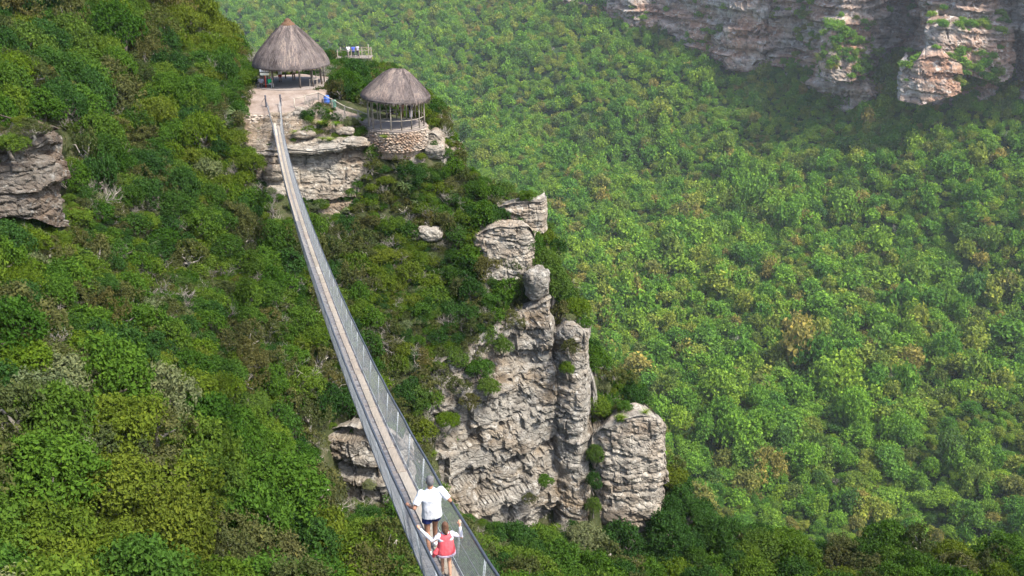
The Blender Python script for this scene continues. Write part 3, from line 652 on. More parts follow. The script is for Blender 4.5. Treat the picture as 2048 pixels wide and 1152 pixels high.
# trees rooted on the ledges and gullies of the far cliffs
for o in [o for o in bpy.data.objects if o.name.startswith('far_cliff')]:
    me = o.data; V = np.empty(len(me.vertices) * 3, np.float32); me.vertices.foreach_get('co', V); V = V.reshape(-1, 3)
    Nn = np.empty(len(me.vertices) * 3, np.float32); me.vertices.foreach_get('normal', Nn); Nn = Nn.reshape(-1, 3)
    gm = fbm(V[:, 0] / 38, V[:, 2] / 50, V[:, 1] / 38, 3, 77)
    pr = np.where(np.abs(Nn[:, 2]) > 0.75, 0.05, 0.0) + np.where(gm > 0.24, 0.06, 0.0)
    k = rng.random(len(V)) < pr; Q = V[k]; px, py, d = proj(Q[:, 0], Q[:, 1], Q[:, 2]); Q = Q[(py > -60) & (px < 2200)]
    n = len(Q); r = rng.uniform(1.3, 3.4, n); P_ = np.concatenate([P_, Q - [0, 0, 1]]); S_ = np.concatenate([S_, np.stack([r, r, r * rng.uniform(0.6, 1.1, n)], 1)])
    R_ = np.concatenate([R_, np.stack([np.zeros(n), np.zeros(n), rng.uniform(0, 6.28, n)], 1)]); I_ = np.concatenate([I_, rng.integers(0, len(FORE), n)])
dq_ = P_[:, 1] * CT - P_[:, 2] * ST; nr_ = (dq_ < 430) & (I_ < len(FORE)); I_[nr_] = len(FORE) + 4 + rng.integers(0, len(FORE_HI), nr_.sum())
print('far wood', len(P_))
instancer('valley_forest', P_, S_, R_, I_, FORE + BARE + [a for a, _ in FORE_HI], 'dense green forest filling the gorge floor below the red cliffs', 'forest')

# ---- bush on the near slopes
ROCKS = [[(860, 760), (930, 690), (1000, 655), (1060, 612), (1100, 600), (1180, 690), (1190, 1055), (1100, 1060), (1040, 1058), (950, 1050), (880, 1000), (860, 920), (905, 850)],
         [(1190, 875), (1225, 845), (1265, 832), (1310, 842), (1342, 890), (1330, 1080), (1190, 1070)],
         [(498, 292), (545, 300), (600, 285), (742, 280), (735, 330), (710, 380), (660, 415), (590, 405), (545, 380), (505, 365)],
         [(488, 215), (560, 180), (620, 190), (740, 240), (760, 290), (850, 300), (905, 325), (860, 335), (740, 290), (600, 290), (500, 300)],
         [(635, 850), (690, 838), (770, 845), (800, 1005), (700, 1015), (640, 1000)],
         [(-80, 300), (60, 262), (134, 242), (138, 420), (60, 408), (-80, 400)],
         [(950, 455), (1065, 450), (1075, 530), (1000, 525), (955, 510)], [(1000, 405), (1090, 402), (1090, 445), (1000, 440)], [(1048, 535), (1098, 535), (1095, 598), (1055, 590)],
         [(820, 452), (885, 452), (885, 482), (825, 482)]]
def bridge_xy(Y): return 2.5805 - 0.28083 * Y
def near_scatter():
    sp_ = 0.85; xs = np.arange(-78, 62, sp_); ys = np.arange(28, 150, sp_)
    X, Y = np.meshgrid(xs, ys); X = X.ravel() + rng.uniform(-.42, .42, X.size); Y = Y.ravel() + rng.uniform(-.42, .42, Y.size)
    Z = near_z(X, Y); px, py, d = proj(X, Y, Z + 0.6)
    k = (px > -260) & (px < 2200) & (py > -60) & (py < 1420)
    for pl in ROCKS: k &= ~(poly_inside(px, py, pl) & (Y < 97))
    qx2, qy2, _ = proj(X, Y, Z + 2.0); qx3, qy3, _ = proj(X, Y, Z + 3.2)
    for j in (0, 1, 2, 4, 5): k &= ~((poly_inside(qx2, qy2, ROCKS[j]) | ((Y > 45) & poly_inside(qx3, qy3, ROCKS[j]))) & (Y < 97))
    dist = poly_dist(X, Y, EDGE); outm = ~poly_inside(X, Y, EDGE_POLY); k &= ~(outm & (dist > 5.0))
    # clear the terrace, path and hut floors
    k &= ~(np.hypot(X + 24.4, Y - 109) < 5.2); k &= ~(np.hypot(X + 11.5, Y - 97) < 4.4)
    k &= ~(poly_dist(X, Y, [(-24, 96), (-24, 108)]) < 3.3); k &= ~(poly_dist(X, Y, [(-21, 100.2), (-17, 98.4), (-12, 96.5)]) < 2.3); k &= ~(poly_dist(X, Y, [(-22, 112), (-23, 150)]) < 1.3)
    bx = bridge_xy(Y); k &= ~((np.abs(X - bx) < 2.0) & (Y > 86))
    X, Y, Z, px, py, d = (a[k] for a in (X, Y, Z, px, py, d))
    n = len(X); zone = fbm(X / 9, Y / 9, 0, 3, 50)
    r = rng.uniform(0.85, 1.65, n) * (1 + 0.5 * zone)
    fore = (Y < 57) & (X < 0); r[fore] = rng.uniform(1.5, 2.9, fore.sum())
    low = (py > 1020) & (px > 850); r[low] = rng.uniform(1.1, 2.4, low.sum())
    ul = (px < 470) & (py < 330) & (Y > 60); r[ul] *= rng.uniform(1.0, 1.7, ul.sum())
    r = np.clip(r, 0.6, 2.9); r[(Y > 86) & (X > -38) & (X < 4)] *= 0.8
    r[(X > -30) & (X < -4) & (Y > 90)] = np.minimum(r[(X > -30) & (X < -4) & (Y > 90)], 1.0)
    order = np.argsort(-r + rng.uniform(0, 0.9, n)); cell = {}; keep = []
    for i in order:
        cx, cy_ = int(X[i] // 2.6), int(Y[i] // 2.6); ok = True
        for a in (-1, 0, 1):
            for b in (-1, 0, 1):
                for j in cell.get((cx + a, cy_ + b), ()):
                    if (X[i] - X[j]) ** 2 + (Y[i] - Y[j]) ** 2 < (0.40 * (r[i] + r[j])) ** 2: ok = False; break
                if not ok: break
            if not ok: break
        if ok: keep.append(i); cell.setdefault((cx, cy_), []).append(i)
    keep = np.array(keep); return X[keep], Y[keep], Z[keep], r[keep], px[keep], py[keep], d[keep], zone[keep]
X, Y, Z, r, px, py, d, zone = near_scatter()
n = len(X); KEYS = ['round', 'dense', 'umbrella', 'olive', 'silver']
spn = np.zeros(n, int); u = rng.random(n); z2 = fbm(X / 7, Y / 7, 3, 2, 60)
pr_o = np.where((px > 640) & (py < 860), 0.42, 0.24); pr_u = np.where(z2 > 0.15, 0.22, 0.07); pr_d = np.where(z2 < -0.12, 0.36, 0.17)
spn[u < pr_o] = 3; spn[(u >= pr_o) & (u < pr_o + pr_u)] = 2; spn[(u >= pr_o + pr_u) & (u < pr_o + pr_u + pr_d)] = 1; spn[u > 0.988] = 4
# silver-leaved thicket at the left edge, yellow-green crowns seen in the photograph
for (qx, qy, rad, s) in [(90, 830, 62, 4), (30, 975, 50, 4), (300, 1000, 90, 3), (480, 960, 110, 0), (215, 870, 70, 2), (120, 1120, 110, 2), (400, 70, 70, 2), (360, 45, 60, 2), (810, 545, 70, 2), (450, 340, 80, 2), (1400, 1060, 90, 1), (250, 1060, 80, 2)]:
    k = (px - qx) ** 2 + (py - qy) ** 2 < rad ** 2; spn[k & (rng.random(n) < 0.85)] = s
hgt = rng.uniform(0.8, 1.6, n); hgt = np.where((px < 470) & (py < 420), hgt * 1.2, hgt); rotz = rng.uniform(0, 6.28, n)
# which of them show largest: a small depth buffer of discs
W_, H_ = 256, 144; idb = -np.ones((H_, W_), int)
cz = Z + r * 0.7 * hgt; qx, qy, qd = proj(X, Y, cz)
for i in np.argsort(-qd):
    rr = F * r[i] / qd[i] / 8; cx, cy_ = qx[i] / 8, qy[i] / 8
    x0, x1, y0, y1 = max(0, int(cx - rr)), min(W_ - 1, int(cx + rr)), max(0, int(cy_ - rr)), min(H_ - 1, int(cy_ + rr))
    if x0 <= x1 and y0 <= y1: idb[y0:y1 + 1, x0:x1 + 1] = i
cnt = np.bincount(idb[idb >= 0], minlength=n); top = set(np.argsort(-cnt)[:290].tolist())
top = {i for i in top if cnt[i] > 0}
ADJ = {'round': 'rounded mid-green bush', 'dense': 'dense dark green bush', 'umbrella': 'flat-topped yellow-green bush', 'olive': 'loose olive-grey shrub', 'silver': 'silvery grey-green shrub'}
LAND = [('the larger thatched hut', 583, 100), ('the smaller thatched hut', 790, 220), ('the man in the white shirt', 850, 1010), ('the dark crag at the left edge', 70, 330), ('the brown cave ledge', 712, 925),
        ('the round boulder on the cliff edge', 1073, 565), ('the pale stepped ledges', 1010, 480), ('the blocky rock pillar', 1260, 960), ('the middle of the bridge', 665, 640), ('the far end of the bridge', 550, 215),
        ('the bottom left corner', 0, 1152), ('the bottom edge of the picture', 450, 1152), ('the top left corner', 0, 0), ('the left edge at mid height', 0, 640), ('the bottom right corner', 2048, 1152), ('the girl in pink', 885, 1100)]
ORD = ['nearest', 'second nearest', 'third nearest', 'fourth nearest', 'fifth nearest', 'sixth nearest', 'seventh nearest', 'eighth nearest', 'ninth nearest', 'tenth nearest'] + ['%dth nearest' % k for k in range(11, 60)]
groups = {}
for i in top:
    ds = [math.hypot(qx[i] - a, qy[i] - b) for _, a, b in LAND]; j = int(np.argmin(ds)); ax, ay = qx[i] - LAND[j][1], qy[i] - LAND[j][2]
    side = ('right of' if ax > 0 else 'left of') if abs(ax) > abs(ay) else ('below' if ay > 0 else 'above')
    if 'corner' in LAND[j][0] or 'edge' in LAND[j][0] and 'crag' not in LAND[j][0] and 'cliff' not in LAND[j][0]: side = 'near'
    groups.setdefault((int(spn[i]), side, LAND[j][0]), []).append((ds[j], i))
LAB = {}
for (s, side, lm), L in groups.items():
    for q, (_, i) in enumerate(sorted(L)):
        LAB[i] = '%s %s %s%s' % (ADJ[KEYS[s]], side, lm, (', ' + ORD[q]) if len(L) > 1 else '')
for i in sorted(top):
    key = KEYS[spn[i]] + ('_big' if r[i] > 1.5 else ''); cm, tm = SPEC[key][int(rng.integers(0, len(SPEC[key])))]
    o = empty('tree' if r[i] > 1.3 else 'shrub', (X[i], Y[i], Z[i] - 0.1), rotz[i]); o.scale = (r[i], r[i], r[i] * hgt[i])
    tag(o, LAB[i], 'tree' if r[i] > 1.3 else 'shrub', 'bushes and small trees on the near slopes')
    obj('crown', cm, o); obj('trunk', tm, o)
rest = np.array([i for i in range(n) if i not in top]); meshes = []; first = {}
for key in KEYS + [a + '_big' for a in KEYS]:
    first[key] = len(meshes); meshes += [a for a, _ in SPEC[key]]
kn = [KEYS[spn[i]] + ('_big' if r[i] > 1.5 else '') for i in range(n)]
I = np.array([first[kn[i]] + rng.integers(0, len(SPEC[kn[i]])) for i in rest])
Pn = np.stack([X[rest], Y[rest], Z[rest] - 0.15], 1); Sn = np.stack([r[rest], r[rest], r[rest] * hgt[rest]], 1); Rn = np.stack([0 * rest, 0 * rest, rotz[rest]], 1)
print('near bush', n, 'individual', len(top))
instancer('hillside_thicket', Pn, Sn, Rn, I, meshes, 'mixed green thicket covering the near slopes between the taller bushes', 'thicket')
# low scrub and grass filling the ground between the bushes, and on the ledges of the near cliffs
k = 30000; gx, gy = rng.uniform(-75, 30, k), rng.uniform(32, 128, k); gz = near_z(gx, gy); ppx, ppy, dd = proj(gx, gy, gz)
kk = (ppx > -200) & (ppx < 2150) & (ppy > -50) & (ppy < 1300) & (poly_inside(gx, gy, EDGE_POLY) | (poly_dist(gx, gy, EDGE) < 2)) & ~(np.hypot(gx + 24.4, gy - 109) < 5.2) & ~(np.hypot(gx + 11.5, gy - 97) < 4.4) & ~(poly_dist(gx, gy, [(-24, 95), (-24, 108)]) < 3.3) & ~(poly_dist(gx, gy, [(-20, 101), (-12, 99)]) < 2.0)
for pl in ROCKS[:3] + ROCKS[4:]: kk &= ~(poly_inside(ppx, ppy, pl) & (gy < 97))
kk &= ~(poly_inside(ppx, ppy, ROCKS[3]) & (rng.random(k) < 0.55))
gp = [np.stack([gx[kk], gy[kk], gz[kk]], 1)]
for o in [o for o in bpy.data.objects if o.name.startswith('cliff')]:
    me = o.data; V = np.empty(len(me.vertices) * 3, np.float32); me.vertices.foreach_get('co', V); V = V.reshape(-1, 3)
    Nn = np.empty(len(me.vertices) * 3, np.float32); me.vertices.foreach_get('normal', Nn); Nn = Nn.reshape(-1, 3)
    pr = np.where(np.abs(Nn[:, 2]) > 0.8, 0.008, 0.0) * (fbm(V[:, 0] / 3, V[:, 1] / 3, V[:, 2] / 3, 2, 88) > 0.05); q = V[rng.random(len(V)) < pr]; gp.append(q)
gp = np.concatenate(gp); k = len(gp); sc_ = rng.uniform(0.32, 0.8, k)
mats_idx = rng.choice(len(meshes) + 6, k, p=np.r_[np.full(len(meshes), 0.72 / len(meshes)), 0.08, 0.08, 0.03, 0.03, 0.03, 0.03])
sc_[mats_idx >= len(meshes)] *= 1.3
instancer('undergrowth', gp - [0, 0, 0.1], np.stack([sc_, sc_, sc_], 1), np.stack([0 * sc_, 0 * sc_, rng.uniform(0, 6.28, k)], 1), mats_idx, meshes + GRASS + BARE, 'low scrub and grass tufts between the bushes and on rock ledges', 'undergrowth')

# ------------------------------------------------------------------ footbridge
M['wire'] = simple_mat('wire', (0.17, 0.18, 0.19), 0.5, 0.15, 8.0, 0.5, 0.35)
M['cable'] = simple_mat('cable', (0.045, 0.05, 0.065), 0.5, 0.3, 8.0, 0.4, 0.2)
M['hanger'] = simple_mat('hanger', (0.36, 0.385, 0.39), 0.5, 0.1, 4.0, 0.4)
M['steel'] = simple_mat('steel', (0.10, 0.10, 0.12), 0.55, 0.3, 8.0, 0.4, 0.4)
M['plank'] = random_tone('plank', G((0.17, 0.165, 0.165), (0.25, 0.24, 0.235), (0.13, 0.12, 0.12), (0.22, 0.19, 0.17), (0.20, 0.20, 0.205)), 0.85, (1.0, 8.0, 1.0), 0.4)
M['runner'] = random_tone('runner', G((0.30, 0.255, 0.195), (0.36, 0.31, 0.24), (0.31, 0.255, 0.20), (0.38, 0.335, 0.27)), 0.85, (8.0, 0.8, 1.0), 0.3)
M['runner_grey'] = random_tone('runner_grey', G((0.22, 0.21, 0.195), (0.28, 0.255, 0.225), (0.20, 0.19, 0.185)), 0.85, (8.0, 0.8, 1.0), 0.35)
BY = [98.5, 92.2, 84.5, 67.1, 55.9, 46.0, 39.3, 31.6, 27.3, 22.9, 20.2, 18.5, 15.1, 9.5]
BZ = [-19.58, -20.19, -22.05, -20.51, -19.7, -18.22, -17.46, -15.74, -15.16, -14.02, -13.66, -13.03, -12.1, -10.5]
bz_fit = np.polyfit(np.array(BY) / 50, BZ, 5)
def bz(Y): return float(np.polyval(bz_fit, Y / 50))
BD = Vector((-0.28083, 1, 0)).normalized(); BR = Vector((BD.y, -BD.x, 0))
def bp(Y, off=0.0, up=0.0):
    """point on the bridge: off metres right of the deck's middle, up metres above it"""
    e = Vector((bridge_xy(Y), Y, bz(Y) + up)); return e + BR * (0.30 + off)
def half_rail(Y): return 0.45 + 0.28 * min(1, max(0, (Y - 88) / 9)) ** 1.5
Y0, Y1 = 9.5, 97.6
br = empty('footbridge', bp(Y1)); tag(br, 'long narrow suspension footbridge with wire mesh sides and plank deck', 'bridge')
bl = br.location.copy()
def bpart(name, mb, mat, smooth=False, parent=None):
    me = mb.mesh(name, mat, smooth); o = bpy.data.objects.new(name, me); COL.objects.link(o)
    o.parent = parent or br; o.location = -bl if parent is None else (0, 0, 0)
    return o
# cross planks: the 300 nearest singly, the rest as one part
plank_me = []
for k in range(6):
    w_ = 0.31 + random.uniform(-0.012, 0.02); plank_me.append(MB().box((random.uniform(-.01, .01), 0, 0), (2 * w_, 0.178 + random.uniform(-.008, .008), 0.034)).mesh('plank', M['plank']))
Yq = Y0; i = 0; rest_mb = MB(); ang = math.atan2(-BD.x, BD.y)
while Yq < Y1:
    sl = math.atan2(bz(Yq + .1) - bz(Yq - .1), 0.2 * 1.038); c = bp(Yq, random.uniform(-.008, .008), -0.018 + random.uniform(-.003, .003))
    if i < 300:
        o = bpy.data.objects.new('plank', plank_me[i % 6]); COL.objects.link(o); o.parent = br; o.location = c - bl; o.rotation_euler = (sl, 0, ang + random.uniform(-.012, .012))
    else:
        d3 = Vector((BD.x * math.cos(sl), BD.y * math.cos(sl), math.sin(sl))); rest_mb.quad_box(c, BR * 0.31, d3 * 0.09, BR.cross(d3) * 0.017)
    i += 1; Yq += 0.19 / 1.038
tag(bpart('deck_boards', rest_mb, M['plank']), 'far run of grey cross boards', kind='stuff')
# lengthwise runner boards
Yq = Y0
while Yq < Y1 - 0.5:
    Ye = min(Yq + 1.9, Y1)
    for off, wd, mt in ((-0.155, 0.2, 'runner_grey'), (0.165, 0.215, 'runner')):
        if off < 0 and Yq < 22: continue
        if off < 0 and Yq > 62: mt = 'runner'
        b = MB(); jj = random.uniform(-.012, .012)
        b.bar(bp(Yq + 0.02, off + jj, 0.02), bp(Ye - 0.02, off + jj, 0.02), wd * random.uniform(.92, 1.05), 0.034); bpart('runner_board', b, M[mt])
    Yq = Ye
# cables
ys_ = np.linspace(Y0, Y1, 70)
for s in (-1, 1):
    wob = [0.02 * math.sin(y * 1.7 + s) + 0.012 * math.sin(y * 4.3) for y in ys_]
    bpart('handrail_cable', MB().tube([bp(y, s * half_rail(y), 1.12 + w_) for y, w_ in zip(ys_, wob)], [0.034 if y < 40 else 0.026 for y in ys_], 6), M['cable'], True)
    bpart('deck_cable', MB().tube([bp(y, s * (0.335), -0.05) for y in ys_], 0.022, 6), M['steel'], True)
    bpart('edge_wire', MB().tube([bp(y, s * (0.345), 0.04) for y in ys_], 0.007, 5), M['hanger'], True)
    bpart('middle_wire', MB().tube([bp(y, s * (0.345 + 0.5 * (half_rail(y) - 0.345)), 0.58) for y in ys_], 0.007, 4), M['wire'], True)
# wire mesh panels (diamond weave) and their paired hangers
PANEL = 2.0; seg = np.arange(Y0, Y1 - 0.2, PANEL / 1.038)
def side_pt(Y, s, h): return bp(Y, s * (0.345 + (half_rail(Y) - 0.345) * h / 1.12), h)
cell = 0.072
for ya in seg:
    yb = min(ya + PANEL / 1.038, Y1); Lp = (yb - ya) * 1.038
    near_ = ya < 45
    for s in (-1, 1):
        b = MB(); cc = cell if near_ else cell * 1.5; th_ = 0.0019 if near_ else 0.003
        for fam in (1, -1):
            q = -1.12
            while q < Lp:
                a0, h0 = q, 0.0; a1, h1 = q + 1.12, 1.12
                if a0 < 0: h0 -= a0; a0 = 0
                if a1 > Lp: h1 -= a1 - Lp; a1 = Lp
                if h1 - h0 > 0.02:
                    A = (a0, h0) if fam > 0 else (Lp - a0, h0); B = (a1, h1) if fam > 0 else (Lp - a1, h1)
                    p, w_ = side_pt(ya + A[0] / 1.038, s, A[1]), side_pt(ya + B[0] / 1.038, s, B[1])
                    b.tube([p, w_], th_, 3, cap=False)
                q += cc
        bpart('mesh_panel', b, M['wire'])
        for dy in (0.0, 0.09):
            bpart('hanger', MB().tube([side_pt(ya + dy, s, -0.04), side_pt(ya + dy, s, 1.12)], 0.0085, 5), M['hanger'], True)
# end posts
for s in (-1, 1):
    p = bp(Y1, s * 0.74, 0); b = MB().tube([p - Vector((0, 0, 0.8)), p + Vector((0, 0, 1.45))], 0.085, 10); b.tube([p + Vector((0, 0, 1.45)), p + Vector((0, 0, 1.52))], [0.11, 0.09], 10)
    bpart('end_post', b, M['steel'], False)
    bpart('anchor_cable', MB().tube([p + Vector((0, 0, 1.3)), p + BD * 2.2 + BR * s * 0.5 + Vector((0, 0, 0.25))], 0.02, 5), M['cable'])
bpart('threshold_beam', MB().bar(bp(Y1 - 1.6, -0.42, 0.06), bp(Y1 - 1.6, 0.42, 0.06), 0.1, 0.08), M['steel'])
# near anchorage, below the viewpoint
nb = bp(Y0); tag(MB().box((nb.x, nb.y - 1.2, nb.z - 4.05), (2.4, 2.6, 8.0), ang).build('bridge_abutment', M['rock_brown']), 'stone abutment carrying the near end of the bridge', 'abutment')

# ------------------------------------------------------------------ terrace, path
m, nt, out = new_mat('trodden_ground')
g_ = N(nt, 'ShaderNodeNewGeometry'); f1 = noise(nt, g_.outputs['Position'], 0.7, 5, 0.6); f2 = noise(nt, g_.outputs['Position'], 6.0, 5, 0.7)
c_ = ramp(nt, f1, [(0.3, (0.15, 0.115, 0.09)), (0.5, (0.22, 0.175, 0.145)), (0.72, (0.28, 0.235, 0.20))])
c_ = mixc(nt, 1.0, c_, ramp(nt, f2, [(0.3, (0.8, 0.78, 0.76)), (0.7, (1.08, 1.08, 1.08))]), 'MULTIPLY'); principled(nt, out, c_, 0.95, 0.1, f2, 0.4, 0.05)
M['ground'] = m
def sheet(name, outline, zf, mat, step=0.35, skirt=0.5, jitter=0.25):
    """a flat-ish ground sheet with a ragged edge and a skirt"""
    O = np.array(outline, float); P = []
    for a, b in zip(O, np.roll(O, -1, 0)):
        k = max(1, int(np.hypot(*(b - a)) / step))
        for q in range(k): P.append(a + (b - a) * q / k)
    P = np.array(P); P += jitter * np.stack([fbm(P[:, 0] * 1.3, P[:, 1] * 1.3, 0, 3, 5), fbm(P[:, 0] * 1.3, P[:, 1] * 1.3, 4, 3, 6)], 1)
    bm = bmesh.new(); top_ = [bm.verts.new((p[0], p[1], 0)) for p in P]
    bm.faces.new(top_); bmesh.ops.triangulate(bm, faces=bm.faces[:]); bmesh.ops.subdivide_edges(bm, edges=[e for e in bm.edges if not e.is_boundary], cuts=3, use_grid_fill=True)
    bmesh.ops.triangulate(bm, faces=bm.faces[:])
    bnd = [e for e in bm.edges if e.is_boundary]; ex = bmesh.ops.extrude_edge_only(bm, edges=bnd); low = {v for v in ex['geom'] if isinstance(v, bmesh.types.BMVert)}
    for v in bm.verts:
        z = zf(v.co.x, v.co.y) + 0.03 * float(fbm(np.array([v.co.x * 0.9]), np.array([v.co.y * 0.9]), 0, 3, 9)[0]); v.co.z = z - (skirt if v in low else 0)
    bmesh.ops.recalc_face_normals(bm, faces=bm.faces[:])
    me = bpy.data.meshes.new(name); bm.to_mesh(me); bm.free(); me.materials.append(mat); me.polygons.foreach_set('use_smooth', [True] * len(me.polygons))
    return tag(obj(name, me), kind='structure')
lerp = lambda a, b, t: a + (b - a) * min(1, max(0, t))
sheet('terrace', [(-27.6, 96.2), (-25.6, 95.6), (-23.0, 96.0), (-21.4, 97.0), (-20.2, 99.4), (-19.6, 103), (-20, 110), (-25, 113), (-29, 110), (-28.8, 104), (-28.8, 100)], lambda x, y: lerp(-19.62, -18.46, (y - 96) / 6), M['ground'], skirt=0.9)
sheet('path', [(-21.0, 99.6), (-19.0, 98.3), (-16.6, 96.6), (-14.0, 95.3), (-12.6, 97.4), (-14.4, 98.0), (-17.0, 99.2), (-19.6, 101.8)], lambda x, y: lerp(-19.35, -20.72, (x + 20.6) / 6.0), M['ground'], skirt=1.0)
# loose stones packed below the terrace edge and the path (too small to pick apart)
M['stone'] = rock_mat('stone', (0.36, 0.31, 0.255), (0.36, 0.25, 0.175), (0.54, 0.50, 0.44), 2.2, 0.48)
def pebble(mb_v, mb_f, c, s, r):
    b = len(mb_v); o = np.array([[1, 0, 0], [-1, 0, 0], [0, 1, 0], [0, -1, 0], [0, 0, 1], [0, 0, -1], [.7, .7, .5], [-.7, .7, .5], [.7, -.7, .5], [-.7, -.7, .5], [.7, .7, -.5], [-.7, .7, -.5], [.7, -.7, -.5], [-.7, -.7, -.5]]) * (1 + r.uniform(-.2, .2, (14, 1)))
    a = r.uniform(0, 6.28); R = np.array([[math.cos(a), -math.sin(a), 0], [math.sin(a), math.cos(a), 0], [0, 0, 1]]); o = (o * s) @ R.T + np.array(c); mb_v += [tuple(p) for p in o]
    F_ = [(4, 6, 7), (4, 7, 9), (4, 9, 8), (4, 8, 6), (5, 11, 10), (5, 13, 11), (5, 12, 13), (5, 10, 12), (0, 6, 8), (0, 10, 6), (0, 12, 10), (0, 8, 12), (1, 9, 7), (1, 7, 11), (1, 11, 13), (1, 13, 9), (2, 7, 6), (2, 6, 10), (2, 10, 11), (2, 11, 7), (3, 8, 9), (3, 9, 13), (3, 13, 12), (3, 12, 8)]
    mb_f += [[b + i for i in f] for f in F_]
rs = np.random.default_rng(5); pv_, pf_ = [], []
for (ax, ay, az), (bx_, by_, bz_), drop, cnt_ in (((-27.4, 95.9, -19.75), (-23.4, 95.6, -19.75), 1.0, 150), ((-22.6, 96.1, -19.75), (-20.3, 98.9, -19.5), 1.3, 240), ((-20.8, 99.2, -19.6), (-17.0, 96.5, -20.6), 0.8, 170), ((-17.0, 96.3, -20.7), (-14.6, 95.0, -21.0), 0.7, 80)):
    for k in range(cnt_):
        t = rs.random(); q = rs.random(); s = rs.uniform(0.10, 0.26)
        pebble(pv_, pf_, (ax + (bx_ - ax) * t - 0.1 * q, ay + (by_ - ay) * t - 0.55 * q - 0.05, az + (bz_ - az) * t - drop * q), np.array([s * rs.uniform(.8, 1.5), s, s * rs.uniform(.45, .8)]), rs)
me = bpy.data.meshes.new('rubble'); me.from_pydata(pv_, [], pf_); me.materials.append(M['stone']); tag(obj('rubble', me), 'loose brown stones banked below the terrace edge', 'stones', kind='stuff')

# ------------------------------------------------------------------ thatched huts
m, nt, out = new_mat('thatch')
tc = N(nt, 'ShaderNodeTexCoord'); gm_ = N(nt, 'ShaderNodeNewGeometry')
at_ = N(nt, 'ShaderNodeAttribute', attribute_name='tint')
f1 = noise(nt, tc.outputs['Object'], 0.9, 5, 0.65); f2 = noise(nt, tc.outputs['Object'], 7.0, 5, 0.75)
c_ = ramp(nt, f1, [(0.32, (0.088, 0.074, 0.072)), (0.5, (0.125, 0.107, 0.103)), (0.68, (0.16, 0.137, 0.124))])
c_ = mixc(nt, 1.0, c_, ramp(nt, f2, [(0.3, (0.7, 0.69, 0.7)), (0.7, (1.15, 1.13, 1.1))]), 'MULTIPLY')
c_ = mixc(nt, 1.0, c_, ramp(nt, at_.outputs['Fac'], [(0, (0.42, 0.39, 0.38)), (0.55, (1, 1, 1)), (1, (1.75, 1.62, 1.45))]), 'MULTIPLY')
principled(nt, out, c_, 0.95, 0.1, f2, 0.6, 0.05); M['thatch'] = m
M['thatch_cap'] = simple_mat('thatch_cap', (0.105, 0.062, 0.038), 0.95, 0.4, 9.0, 0.1, 0, 0.5)
M['pole'] = random_tone('pole', G((0.20, 0.165, 0.13), (0.27, 0.23, 0.185), (0.15, 0.12, 0.10)), 0.9, (6, 6, 0.8), 0.4)
M['pole_pale'] = random_tone('pole_pale', G((0.30, 0.26, 0.21), (0.38, 0.33, 0.27)), 0.9, (6, 6, 0.8), 0.3)
M['concrete'] = simple_mat('concrete', (0.20, 0.17, 0.15), 0.9, 0.15, 3.0, 0.2, 0, 0.2)

